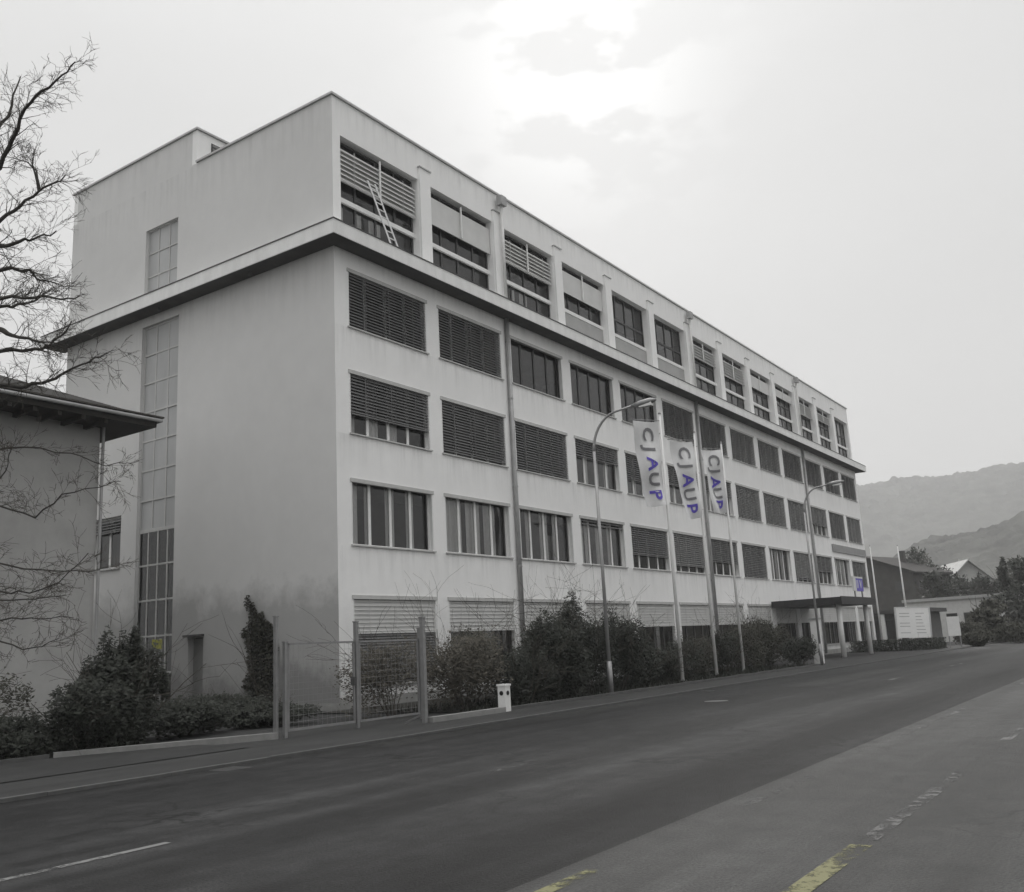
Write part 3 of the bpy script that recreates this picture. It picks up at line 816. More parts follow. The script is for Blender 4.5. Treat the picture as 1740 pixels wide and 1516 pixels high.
# ------------------------------------------------------------------ vegetation helpers
def leaf_cloud(mb, c, r, n, size, rnd, flat=1.0, hollow=0.35):
    cx, cy, cz = c
    for _ in range(n):
        u = Vector((rnd.gauss(0, 1), rnd.gauss(0, 1), rnd.gauss(0, 1))).normalized()
        k = hollow + (1 - hollow) * rnd.random() ** 0.5
        nn = mnoise.noise(Vector((u.x * 2.1 + cx, u.y * 2.1 + cy, u.z * 2.1 + cz)))
        k *= 0.84 + 0.55 * nn
        p = Vector((cx + u.x * r[0] * k, cy + u.y * r[1] * k, cz + u.z * r[2] * k))
        if p.z < 0.03: p.z = 0.03 + rnd.random() * 0.2
        d = Vector((rnd.gauss(0, 1), rnd.gauss(0, 1), rnd.gauss(0, 0.8))).normalized()
        s = d.orthogonal().normalized()
        l = size * rnd.uniform(0.6, 1.4); w = l * 0.42
        mb.quad(p - d * l * 0.5, p + s * w * 0.5, p + d * l * 0.5, p - s * w * 0.5)
def twigs(mb, p, d, length, rad, depth, rnd, spread=0.6, grav=0.0, nsub=3, seg=4, sides=4):
    p = Vector(p); d = Vector(d).normalized()
    pts = [p.copy()]; rr = [rad]
    for k in range(seg):
        d = (d + Vector((rnd.gauss(0, 0.16), rnd.gauss(0, 0.16), rnd.gauss(0, 0.14) + grav))).normalized()
        p = p + d * length / seg
        pts.append(p.copy()); rr.append(max(rad * (1 - 0.62 * (k + 1) / seg), 0.003))
    mb.tube(pts, rr, sides, cap=False)
    if depth > 0:
        for k in range(nsub):
            t = rnd.uniform(0.25, 1.0); i = min(int(t * seg), seg - 1)
            q = pts[i].lerp(pts[i + 1], t * seg - i)
            dd = (pts[i + 1] - pts[i]).normalized()
            nd = (dd + Vector((rnd.gauss(0, spread), rnd.gauss(0, spread), rnd.gauss(0, spread)))).normalized()
            twigs(mb, q, nd, length * rnd.uniform(0.45, 0.75), max(rr[i] * 0.6, 0.004), depth - 1, rnd, spread, grav, nsub, seg, sides)

def shrub(name, label, cat, c, r, n, size, m, seed, stems=7, group=None, stemr=0.018, lobes=5):
    rnd = random.Random(seed)
    o = empty(name, (c[0], c[1], 0)); tag(o, label, cat, group)
    mb = MB()
    for k in range(lobes):
        a = rnd.uniform(0, 2 * PI); q = rnd.uniform(0.2, 0.55)
        lc = (q * r[0] * math.cos(a), q * r[1] * math.sin(a), r[2] * rnd.uniform(0.32, 0.68))
        leaf_cloud(mb, lc, (r[0] * 0.66, r[1] * 0.66, r[2] * 0.44), int(n * 2.6) // lobes, size * 1.15, rnd)
    for k in range(16):
        a = rnd.uniform(0, 2 * PI); e_ = rnd.uniform(0.0, 1.35); q = rnd.uniform(0.72, 1.08)
        lc = (q * r[0] * math.cos(a) * math.cos(e_), q * r[1] * math.sin(a) * math.cos(e_), r[2] * (0.42 + 0.52 * q * math.sin(e_)))
        w_ = rnd.uniform(0.12, 0.26)
        leaf_cloud(mb, lc, (r[0] * w_, r[1] * w_, r[2] * w_ * 1.1), int(n * 0.5) // 16, size, rnd, hollow=0.0)
    mb.build('foliage', m, o)
    tb = MB()
    for k in range(stems):
        a = rnd.uniform(0, 2 * PI)
        d = (0.45 * math.cos(a), 0.45 * math.sin(a), 1)
        twigs(tb, (0.12 * math.cos(a), 0.12 * math.sin(a), 0), d, r[2] * rnd.uniform(0.8, 1.12), stemr, 2, rnd, 0.5, 0.0, 3)
    tb.build('stem', TWIG, o)
    return o
def tree(name, label, x, y, h, rx, m, seed, leaf=0.5, n=1500, trunk=0.2, group=None, crown0=0.3, z0=0.0, conic=False):
    rnd = random.Random(seed)
    o = empty(name, (x, y, z0)); tag(o, label, 'tree', group)
    tb = MB().tube([(0, 0, -0.2), (0.05, 0, h * 0.45), (0, 0.05, h * 0.85)], [trunk, trunk * 0.7, trunk * 0.25], 7)
    for k in range(7):
        a = rnd.uniform(0, 2 * PI); zz = h * rnd.uniform(0.3, 0.7)
        twigs(tb, (0, 0, zz), (math.cos(a), math.sin(a), 0.7), rx * 0.9, trunk * 0.4, 1, rnd)
    tb.build('trunk', BARK, o)
    mb = MB()
    lob = 9
    for k in range(lob):
        t = k / (lob - 1)
        zz = h * (crown0 + (1 - crown0) * t * 0.92)
        wr = rx * ((1 - t) * 0.95 + 0.12) if conic else rx * (0.55 + 0.35 * math.sin(PI * (0.15 + 0.8 * t)))
        a = rnd.uniform(0, 2 * PI); q = 0.15 if conic else 0.4
        leaf_cloud(mb, (q * rx * math.cos(a), q * rx * math.sin(a), zz), (wr * 0.8, wr * 0.8, h * 0.14), n // lob, leaf, rnd, hollow=0.2)
    mb.build('crown', m, o)
    return o

# ------------------------------------------------------------------ bare tree at the left
rnd = random.Random(21)
T = at(-210, 1250, 19.5)
bt = empty('bare_tree', (T.x, T.y, 0)); tag(bt, 'leafless tree whose dark branches reach in from the left edge', 'tree')
loc0 = Vector((T.x, T.y, 0))
def bl(x, y, d): return at(x, y, d) - loc0
trunk_pts = [Vector((0, 0, -0.1)), Vector((0.05, 0, 1.5)), bl(-200, 1000, 19.5), bl(-190, 800, 19.6), bl(-170, 600, 19.6), bl(-120, 420, 19.5), bl(-70, 330, 19.4)]
MB().tube(trunk_pts, [0.26, 0.23, 0.21, 0.18, 0.14, 0.10, 0.07], 10).build('trunk', BARK, bt, smooth=True)
limbs = [
    [(-70, 330), (0, 285), (22, 235), (42, 185), (70, 155), (105, 128), (128, 105)],
    [(-60, 340), (-10, 230), (20, 180), (35, 130)],
    [(-170, 600), (-60, 440), (0, 375), (35, 350), (66, 325), (100, 308), (112, 297)],
    [(66, 325), (62, 290), (45, 275), (12, 266)],
    [(66, 325), (55, 280), (58, 255)],
    [(-120, 420), (-20, 422), (30, 412), (60, 405), (96, 392)],
    [(-170, 600), (-40, 470), (20, 455), (50, 459), (64, 476), (100, 483)],
    [(-180, 690), (-60, 530), (0, 508), (60, 506), (105, 509), (135, 503)],
    [(-180, 690), (-60, 545), (0, 521), (30, 517), (60, 511), (85, 495)],
    [(-190, 800), (-90, 630), (0, 597), (60, 593), (85, 587), (105, 570), (122, 545)],
    [(-190, 800), (-80, 690), (0, 654), (45, 657), (80, 648), (112, 632), (150, 616), (182, 600)],
    [(0, 560), (20, 570), (60, 580), (100, 584)],
    [(-195, 900), (-80, 840), (0, 860), (60, 880), (105, 840), (170, 828), (205, 818)],
    [(-195, 900), (-60, 770), (40, 760), (120, 770), (180, 792), (215, 788)],
    [(-198, 960), (-60, 940), (20, 962), (90, 970), (150, 972), (198, 963)],
    [(-198, 960), (-60, 1010), (0, 1020), (60, 1018), (110, 1012)],
    [(-200, 1000), (-60, 1060), (20, 1050), (70, 1052), (125, 1050)],
    [(-200, 1000), (-60, 985), (0, 1005), (50, 1008), (100, 990), (150, 940)],
    [(-200, 1000), (-100, 900), (-20, 830), (10, 800), (20, 760)],
    [(-200, 1000), (-80, 1100), (0, 1090), (60, 1100), (100, 1085)],
]
tw = MB()
for li, pl in enumerate(limbs):
    dpt = 19.5 + rnd.uniform(-1.4, 1.0) if li not in (3, 4) else None
    d0 = 19.5 if li not in (3, 4) else dlast
    d1 = dpt if dpt else dlast + 0.3
    pts = [bl(x, y, d0 + (d1 - d0) * k / (len(pl) - 1)) for k, (x, y) in enumerate(pl)]
    if li == 2: dlast = d1
    # subdivide and jitter
    fine = []
    for k in range(len(pts) - 1):
        for s in range(3):
            q = pts[k].lerp(pts[k + 1], s / 3)
            if s: q += Vector((rnd.gauss(0, .02), rnd.gauss(0, .02), rnd.gauss(0, .025)))
            fine.append(q)
    fine.append(pts[-1])
    r0 = 0.026 if li in (3, 4) else 0.060 if li < 12 else 0.028
    rads = [r0 * (1 - 0.87 * (k / (len(fine) - 1)) ** 0.8) + 0.003 for k in range(len(fine))]
    MB().tube(fine, rads, 6, cap=False).build('branch', BARK, bt, smooth=True)
    for k in range(3, len(fine) - 1):
        for _ in range(3 if li < 12 else 2):
            dd = (fine[k + 1] - fine[k]).normalized()
            nd = dd + Vector((rnd.gauss(0, .7), rnd.gauss(0, .7), rnd.gauss(0.15, .7)))
            twigs(tw, fine[k], nd, rnd.uniform(0.2, 0.62), max(rads[k] * 0.32, 0.0045), 2, rnd, 0.55, 0.0, 3, 4, 3)
tw.build('twig_mass', TWIG, bt)

# ------------------------------------------------------------------ shrubs and hedges
shrub('evergreen_bush', 'large dark rounded evergreen bush in front of the house at the left', 'bush', (-9.75, -3.0, 0), (1.02, 1.05, 2.45), 7000, 0.11, LEAFD, 3, lobes=9)
sh = [
    ('low_shrub', 'knee high dark shrub leaning on the big round evergreen', -10.9, -3.7, (1.0, 0.8, 1.5), LEAFD, 2600),
    ('low_shrub', 'low dark shrub at the far left edge of the front garden', -14.6, -2.6, (1.7, 1.2, 0.9), LEAFD, 2600),
    ('low_shrub', 'low dark shrub just left of the big round evergreen', -12.3, -3.0, (1.3, 1.0, 0.85), LEAFD, 2400),
    ('low_shrub', 'low dark shrub between the big evergreen and the side door', -7.7, -2.4, (1.5, 1.0, 0.8), LEAFD, 2600),
    ('low_shrub', 'low spreading shrub under the gable beside the side door', -4.4, 0.6, (2.0, 1.1, 0.8), LEAFD, 2600),
    ('low_shrub', 'low dark shrub behind the left leaf of the wire gate', -5.2, -2.6, (1.4, 1.1, 0.6), LEAFD, 2000),
    ('low_shrub', 'thin olive shrub against the house wall behind the round evergreen', -10.6, 2.0, (1.6, 0.9, 1.9), LEAFM, 1500),
]
for k, (nm, lb, x, y, r, m, n) in enumerate(sh):
    shrub(nm, lb, 'shrub', (x, y, 0), r, n, 0.10, m, 40 + k)
# dark ivy climbing the gable
rn = random.Random(5)
cf = empty('ivy_climber', (0, 3.7, 0)); tag(cf, 'dark ivy climbing the gable wall left of the wire gate', 'climbing plant')
mb = MB()
for _ in range(7500):
    y = rn.uniform(-0.95, 0.95); ztop = 3.35 + 0.6 * y / 0.8 + 0.5 * mnoise.noise(Vector((y * 4, 1, 2)))
    z = ztop * rn.random() ** 0.8
    if abs(y) > 0.74 + 0.3 * mnoise.noise(Vector((z * 1.7, 5, y))): continue
    p = Vector((-0.05 - 0.12 * rn.random() - 0.10 * max(0, mnoise.noise(Vector((y * 3, z * 2, 9)))), y, max(z, 0.05)))
    d = Vector((rn.gauss(-0.3, 0.4), rn.gauss(0, 1), rn.gauss(-0.4, 0.8))).normalized(); s_ = d.orthogonal().normalized(); l = rn.uniform(.07, .14)
    mb.quad(p - d * l * .5, p + s_ * l * .3, p + d * l * .5, p - s_ * l * .3)
mb.build('foliage', LEAFM, cf)
tb = MB()
for q in range(5): twigs(tb, (-0.05, rn.uniform(-.4, .4), 0), (0, rn.uniform(-.1, .25), 1), 2.6, 0.022, 1, rn, 0.25)
tb.build('stem', TWIG, cf)
# street front planting: brown thin shrubs, big dark bush, low hedge
GRP = 'shrubs in the planting bed before the facade'
front = [
    ('brown twiggy shrub just right of the wire gate', -2.4, -4.4, (1.5, 1.2, 2.1), LEAFB, 1900, .09),
    ('thin brown shrub behind the small white box post', -0.3, -5.3, (1.4, 1.2, 2.25), LEAFB, 2200, .09),
    ('olive shrub under the second ground floor window', 1.6, -3.8, (1.7, 1.2, 2.4), LEAFM, 2400, .09),
    ('dark shrub at the left foot of the biggest roadside bush', 1.5, -6.2, (1.3, 0.9, 1.75), LEAFD, 2900, .085),
    ('biggest dark bush by the road, left half, before the facade', 3.6, -6.0, (1.5, 1.0, 2.7), LEAFD, 5400, .09),
    ('tallest dark bush behind the near street lamp', 5.9, -5.7, (1.7, 1.2, 3.35), LEAFD, 6600, .095),
    ('dark bush just right of the near street lamp', 8.1, -5.8, (1.5, 1.0, 2.5), LEAFD, 4200, .09),
    ('dark shrub left of the first flagpole', 10.5, -5.4, (1.4, 0.9, 1.6), LEAFD, 2800, .09),
    ('dark shrub at the foot of the first flagpole', 12.9, -5.1, (1.5, 0.8, 1.3), LEAFD, 2500, .09),
    ('dark shrub between the first and second flagpoles', 15.4, -4.9, (1.6, 0.8, 1.6), LEAFD, 2700, .09),
    ('olive shrub at the foot of the second flagpole', 18.2, -4.4, (1.7, 0.9, 1.75), LEAFM, 2500, .10),
    ('dark shrub at the foot of the third flagpole', 21.2, -4.3, (1.8, 0.9, 1.9), LEAFD, 2800, .10),
    ('rounded olive shrub right of the third flagpole', 24.2, -4.1, (1.9, 1.0, 2.3), LEAFM, 2900, .10),
    ('tall olive shrub well left of the entrance canopy', 27.4, -3.6, (2.0, 1.2, 2.6), LEAFM, 3000, .11),
    ('olive shrub just left of the entrance canopy', 31.2, -3.0, (2.0, 1.2, 2.4), LEAFM, 2800, .12),
    ('dark low shrub beside the white gate pillar', 28.6, -5.6, (1.6, 0.9, 1.4), LEAFD, 2300, .10),
]
for k, (lb, x, y, r, m, n, s) in enumerate(front):
    shrub('shrub', lb, 'shrub', (x, y, 0), r, n, s, m, 80 + k, stems=9, group=GRP)
gp = empty('gate_pillar', (30.2, -6.1, 0)); tag(gp, 'white upright pillar beside the forecourt left of the canopy columns', 'pillar')
MB().box(-0.22, 0.22, -0.22, 0.22, -0.05, 2.35).build('shaft', WHITEP, gp)
MB().box(-0.27, 0.27, -0.27, 0.27, 2.351, 2.45).build('cap', COPING, gp)
MB().box(0.23, 0.9, -0.03, 0.03, 0.25, 1.5).build('side_panel', FRAMED, gp)
# tufts of ground cover in the beds
rn = random.Random(99); mb = MB()
for _ in range(5200):
    x = rn.uniform(-1.2, 26); y = rn.uniform(-7.15, -3.2)
    l = rn.uniform(0.06, 0.22); a = rn.uniform(0, PI)
    dx, dy = math.cos(a) * 0.03, math.sin(a) * 0.03
    mb.tri((x - dx, y - dy, 0.03), (x + dx, y + dy, 0.03), (x + rn.gauss(0, .05), y + rn.gauss(0, .05), 0.03 + l))
for _ in range(6500):
    x = rn.uniform(-22, -9.6); y = rn.uniform(-3.9, 0.8)
    l = rn.uniform(0.06, 0.25); a = rn.uniform(0, PI)
    dx, dy = math.cos(a) * 0.03, math.sin(a) * 0.03
    mb.tri((x - dx, y - dy, 0.05), (x + dx, y + dy, 0.05), (x + rn.gauss(0, .06), y + rn.gauss(0, .06), 0.05 + l))
o = mb.build('ground_cover', LEAFD); o['kind'] = 'stuff'; o['label'] = 'dark low ground cover in the garden beds'; o['category'] = 'ground cover'

# ------------------------------------------------------------------ gate and fence
def fence_post(parent, x, y, h, s=0.045):
    p = MB().box(x - s, x + s, y - s, y + s, -0.05, h).build('post', GALV, parent)
    MB().box(x - s - 0.012, x + s + 0.012, y - s - 0.012, y + s + 0.012, h + 0.001, h + 0.03).build('post_cap', GALV, p)
    return p
def wire_panel(parent, x0, y0, x1, y1, z0, z1, step=0.14):
    mb = MB(); dx, dy = x1 - x0, y1 - y0; ln = math.hypot(dx, dy); n = int(ln / step)
    for k in range(1, n):
        t = k / n; mb.tube([(x0 + dx * t, y0 + dy * t, z0), (x0 + dx * t, y0 + dy * t, z1)], 0.0028, 3, cap=False)
    m2 = int((z1 - z0) / step)
    for k in range(1, m2):
        z = z0 + (z1 - z0) * k / m2; mb.tube([(x0, y0, z), (x1, y1, z)], 0.0028, 3, cap=False)
    return mb.build('wire_mesh', GALV, parent)
G = empty('wire_gate', (-7.8, -6.1, 0)); tag(G, 'galvanised wire mesh driveway gate with three tall posts', 'gate')
fence_post(G, 0, 0, 2.05, 0.04); fence_post(G, -0.16, 0.12, 2.62, 0.04); fence_post(G, 2.25, 0.0, 2.48, 0.045); fence_post(G, 4.6, -0.02, 2.3, 0.045)
for (a, b) in ((0.07, 2.17), (2.33, 4.54)):
    lf = MB().obox((a, 0, 0.16), (b, 0, 0.16), 0.045, 0.05).obox((a, 0, 2.02), (b, 0, 2.02), 0.04, 0.045).obox((a + .02, 0, 0.16), (a + .02, 0, 2.02), 0.04, 0.04).obox((b - .02, 0, 0.16), (b - .02, 0, 2.02), 0.04, 0.04).build('gate_leaf', GALV, G)
    wire_panel(lf, a + .03, 0, b - .03, 0, 0.18, 2.0)
MB().box(2.10, 2.17, -0.06, 0.06, 1.0, 1.2).build('lock', FRAMED, G)
FN = empty('corner_fence_post', (-4.72, -7.50, 0)); tag(FN, 'tall galvanised fence post at the left end of the low concrete wall', 'fence post')
MB().box(-0.05, 0.05, -0.05, 0.05, -0.05, 2.5).build('post', GALV, FN)
MB().box(-0.062, 0.062, -0.062, 0.062, 2.501, 2.53).build('post_cap', GALV, FN)
MB().obox((-0.02, 0.05, 0.25), (-0.02, 0.6, 0.05), 0.04, 0.04).build('stay', GALV, FN)
LW = MB().box(-4.62, -1.62, -7.66, -7.46, -0.05, 0.17).build('low_wall', mat('wall_concrete', (0.22, 0.22, 0.215), 0.9, var=0.2, scale=3, bump=0.4))
tag(LW, 'low concrete kerb wall between the fence post and the white box post', 'low wall')
LW2 = MB().obox((-11.9, -4.06, 0.03), (-7.95, -6.0, 0.03), 0.18, 0.22).build('low_wall', MATS['wall_concrete'])
tag(LW2, 'low concrete kerb wall left of the wire gate', 'low wall')
eg = MB().box(-40, -12.0, -4.10, -4.0, -0.02, 0.12).build('garden_edge', KERB); tag(eg, 'low dark stone edge of the garden at the far left', 'garden edge')
bp = empty('box_post', (-1.42, -7.48, 0)); tag(bp, 'small white utility box post with round dark opening by the roadside', 'utility post')
bm_ = MB().box(-0.12, 0.12, -0.12, 0.12, -0.02, 0.70).build('body', WHITEP, bp)
MB().box(-0.14, 0.14, -0.14, 0.14, 0.701, 0.75).build('lid', FRAME, bp)
for ang, p in ((0, (0, -0.121, 0.52)), (1, (-0.121, 0, 0.52))):
    mb = MB(); 
    if ang == 0: mb.tube([(0, -0.13, 0.52), (0, -0.121, 0.52)], 0.06, 14)
    else: mb.tube([(-0.13, 0, 0.52), (-0.121, 0, 0.52)], 0.06, 14)
    mb.build('round_opening', BLACKP, bp)
# hydrant sign post
hp = empty('marker_post', (-8.1, -2.0, 0)); tag(hp, 'thin grey post with small yellow plate beside the round evergreen bush', 'sign post')
MB().tube([(0, 0, 0), (0, 0, 2.35)], 0.035, 8).build('pole', GALV, hp)
MB().box(-0.26, 0.02, -0.05, -0.036, 2.1, 2.33).build('plate', YELP, hp)
g1 = empty('garden_post', (-9.6, 3.2, 0)); tag(g1, 'plain thin post in front of the grey house wall', 'post')
MB().tube([(0, 0, 0), (0, 0, 2.6)], 0.045, 8).build('pole', FRAMED, g1)
MB().tube([(0, 0, 2.601), (0, 0, 2.66)], 0.06, 8).build('cap', FRAMED, g1)

# ------------------------------------------------------------------ flagpoles and flags
FD = Vector((-0.80, 0.60, 0)).normalized()
poles = [(12.9, -6.0, 10.95, 'first flagpole from the left, nearest the big bush', 'white banner flag nearest the big bush, on the first pole', 'CJAUP'),
         (17.5, -5.5, 10.95, 'second flagpole, between the other two with banners', 'white banner flag with two blue letters on the second pole', 'CJAUP'),
         (21.95, -5.0, 11.2, 'third flagpole, the one closest to the entrance canopy', 'white banner flag on the third pole closest to the entrance', 'CJAUP')]
for k, (x, y, h, l1, l2, txt) in enumerate(poles):
    P = empty('flagpole', (x, y, 0)); tag(P, 'slim white ' + l1, 'flagpole', 'flagpoles before the facade')
    MB().tube([(0, 0, 0), (0, 0, h * 0.5), (0, 0, h)], [0.075, 0.062, 0.042], 10).build('pole', WHITEP, P, smooth=True)
    MB().tube([(0, 0, 0), (0, 0, 0.08)], 0.16, 12).build('base', GALV, P)
    MB().tube([(0, 0, h + .001), (0, 0, h + 0.05), (0, 0, h + 0.1)], [0.055, 0.06, 0.02], 10).build('finial', GALV, P)
    w, fh = (1.30, 3.55) if k < 2 else (1.15, 3.2)
    arm_z = h - (0.28 if k != 1 else 0.35)
    MB().tube([(0, 0, arm_z), FD * (w + 0.1) + Vector((0, 0, arm_z + 0.03))], 0.018, 6).build('banner_arm', GALV, P)
    F = empty('flag', (x, y, arm_z)); tag(F, l2, 'flag', 'banner flags')
    nrm = FD.cross(Vector((0, 0, 1)))
    def fp(u, vv, off=0.0):
        ph = k * 1.7
        wv = 0.15 * math.sin(u * 6.2 + vv * 0.9 + ph) * (0.2 + vv / fh) + 0.06 * math.sin(vv * 3.1 - u * 2 + ph)
        sh_ = 0.16 * (vv / fh) ** 1.5 * w      # the lower edge swings in
        return FD * (0.07 + u * (w - 0.08) * (1 - (0.30 + 0.08 * math.sin(ph)) * (vv / fh) ** 1.2)) + nrm * (wv + off) + Vector((0, 0, -0.03 - vv - 0.05 * math.sin(u * 3)))
    mb = MB(); nu, nv = 10, 24
    for side in (-0.004, 0.004):
        i0 = len(mb.v)
        for a in range(nu + 1):
            for b in range(nv + 1): mb.v.append(tuple(fp(a / nu, fh * b / nv, side)))
        for a in range(nu):
            for b in range(nv):
                i = i0 + a * (nv + 1) + b; mb.f.append((i, i + 1, i + nv + 2, i + nv + 1))
    mb.build('cloth', FLAGM, F, smooth=True)
    # letters run down the cloth, turned a quarter; each is bent onto the cloth
    for q, ch in enumerate(txt):
        vc = 0.52 + q * (fh - 1.0) / 4; uc = 0.48
        lm = LETB if ch in 'AP' else LETG
        lo = letter(ch, 0.84, lm, F, (0, 0, 0), (0, 0, 0), ext=0.0)
        me = lo.data
        bm2 = bmesh.new(); bm2.from_mesh(me)
        bmesh.ops.subdivide_edges(bm2, edges=bm2.edges[:], cuts=2)
        sd = -1 if nrm.dot(CAM_LOC - Vector((x, y, 5))) < 0 else 1
        for vtx in bm2.verts:
            lx, ly = vtx.co.x, vtx.co.y
            # letters turned a quarter clockwise; screen right is -FD
            vtx.co = fp(uc - ly / w, vc + lx, sd * 0.036)
        bm2.to_mesh(me); bm2.free()
# slim poles beyond the building
for k, (x, y, h, lb) in enumerate(((*gpos(1499, 84), 8.4, 'slim pale pole just beyond the entrance canopy'), (*gpos(1547, 86), 8.4, 'slim pale pole before the dark house roof'))):
    P = empty('flagpole', (x, y, 0)); tag(P, lb, 'flagpole', 'bare poles beyond the building')
    MB().tube([(0, 0, 0), (0, 0, h)], [0.085, 0.05], 8).build('pole', WHITEP, P, smooth=True)
    MB().tube([(0, 0, h + .001), (0, 0, h + 0.1)], [0.06, 0.02], 8).build('finial', GALV, P)
    MB().tube([(0, 0, 0.0), (0, 0, 0.1)], 0.17, 10).build('base', GALV, P)

# ------------------------------------------------------------------ street lamps
def street_lamp(x, y, h, label, arm=2.1):
    S = empty('street_lamp', (x, y, 0)); tag(S, label, 'street lamp', 'curved arm street lamps')
    MB().tube([(0, 0, 0), (0, 0, 1.1)], [0.085, 0.08], 12).build('base_sleeve', GALV, S, smooth=True)
    MB().tube([(0, 0, 1.0), (0, 0, h - 1.3)], [0.062, 0.05], 10).build('pole', PIPE, S, smooth=True)
    pts = []
    for k in range(10):
        t = k / 9; a = t * PI / 2
        pts.append((0, -arm * 0.62 * (1 - math.cos(a)), h - 1.31 + 1.25 * math.sin(a)))
    pts.append((0, -arm, h + 0.02))
    MB().tube(pts, [0.05 - 0.0012 * k for k in range(11)], 8).build('arm', PIPE, S, smooth=True)
    hd_ = MB(); hd_.tube([(0, -arm + 0.15, h - 0.0), (0, -arm - 0.15, h + 0.0), (0, -arm - 0.55, h + 0.04), (0, -arm - 0.75, h + 0.06)], [0.055, 0.12, 0.11, 0.04], 10)
    hdo = hd_.build('lamp_head', GALV, S, smooth=True)
    MB().box(-0.09, 0.09, -arm - 0.6, -arm - 0.15, h - 0.115, h + 0.0).build('lamp_glass', FRAME, hdo)
    MB().box(-0.04, 0.04, 0.085, 0.10, 0.5, 0.85).build('service_door', FRAMED, S)
street_lamp(5.0, -7.15, 9.35, 'slim street lamp rising from the big dark bush by the road', 1.7)
street_lamp(27.2, -7.15, 9.2, 'farther slim street lamp left of the entrance canopy', 1.5)

# ------------------------------------------------------------------ notice board, hedge and small things on the right
PRINT = mat('print_grey', (0.38, 0.38, 0.38), 0.8, var=0.05)
nb = empty('notice_board', (54.2, -5.9, 0), R(-58)); tag(nb, 'white notice board with rows of print standing beyond the entrance', 'notice board')
bd = MB().box(-1.2, 1.2, -0.06, 0.06, 0.9, 3.1).build('board', mat('board_white', (0.88, 0.88, 0.87), 0.5, var=0.03), nb)
MB().box(-1.3, 1.3, -0.075, 0.075, 3.101, 3.19).build('frame', ALU, nb)
for s in (-1.26, 1.26): MB().box(s - 0.05, s + 0.05, -0.07, 0.07, -0.05, 3.10).build('post', ALU, nb)
for k in range(7):
    for (a, b) in ((-1.0, -0.25), (0.2, random.uniform(0.6, 1.0))):
        if random.random() < 0.85: MB().box(a, b, -0.066, -0.0605, 1.25 + 0.24 * k, 1.29 + 0.24 * k).build('print_line', PRINT, bd)
nb.rotation_euler[1] = R(2.5)
hg = empty('clipped_hedge', (54.0, -4.6, 0)); tag(hg, 'low dark clipped hedge behind the foot of the notice board', 'hedge')
mb = MB(); rn = random.Random(12)
for _ in range(7000):
    p = Vector((rn.uniform(-1.2, 1.2), rn.uniform(-3.4, 3.2), rn.uniform(0, 0.85)))
    d = Vector((rn.gauss(0, 1), rn.gauss(0, 1), rn.gauss(0, 1))).normalized(); s = d.orthogonal(); l = rn.uniform(.08, .17)
    mb.quad(p - d * l * .5, p + s * l * .25, p + d * l * .5, p - s * l * .25)
mb.build('foliage', LEAFD, hg)
tb = MB()
for k in range(12): twigs(tb, (rn.uniform(-.8, .8), rn.uniform(-3, 3), 0), (0, 0, 1), 0.9, 0.02, 1, rn)
tb.build('stem', TWIG, hg)
ss = empty('small_sign', (*gpos(1624, 78), 0), R(-60)); tag(ss, 'small white upright sign right of the notice board', 'sign')
MB().box(-0.45, 0.45, -0.04, 0.04, 0.9, 2.3).build('panel', WHITEP, ss)
for s in (-0.4, 0.4): MB().box(s - .04, s + .04, 0.041, 0.09, -0.05, 2.3).build('post', GALV, ss)
# low white annex with pillars beyond the entrance
an = empty('annex_building', (70, -3.6, 0)); tag(an, 'low pale flat annex with white pillars beyond the end of the block', 'building')
MB().box(0.6, 7, 0.0, 5.2, -0.1, 3.0).build('wall', mat('annex_grey', (0.14, 0.14, 0.137), 0.9, var=0.15), an)
MB().box(-0.2, 7.4, -0.6, 5.6, 3.001, 3.35).build('roof', KERB, an)
for k in range(5): MB().box(-0.1, 0.2, -0.3 + 1.25 * k, 0.05 + 1.25 * k, -0.1, 3.0).build('pillar', WHITEP, an)
for k in range(4): MB().box(0.56, 0.595, 0.35 + 1.25 * k, 1.25 + 1.25 * k, 0.2, 2.4).build('garage_door', FRAMED, an)
lowb = empty('low_building', (*gpos(1555, 112), 0), R(-8)); tag(lowb, 'long low white building with flat roof at the right', 'building')
MB().box(0, 12, -9.0, 0.5, -0.1, 4.3).build('wall', mat('white_render', (0.55, 0.55, 0.54), 0.9, var=0.08), lowb)
MB().box(-0.25, 12.2, -9.25, 0.75, 4.301, 4.6).build('roof', COPING, lowb)
for k in range(5):
    f = MB().box(-0.03, -0.002, -8.2 + 1.75 * k, -7.1 + 1.75 * k, 1.2, 2.9).build('window', FRAMED, lowb)
    MB().quad
    mb = MB(); mb.quad((-0.034, -8.1 + 1.75 * k, 1.3), (-0.034, -8.1 + 1.75 * k, 2.8), (-0.034, -7.2 + 1.75 * k, 2.8), (-0.034, -7.2 + 1.75 * k, 1.3)); mb.build('pane', GLASS, f)
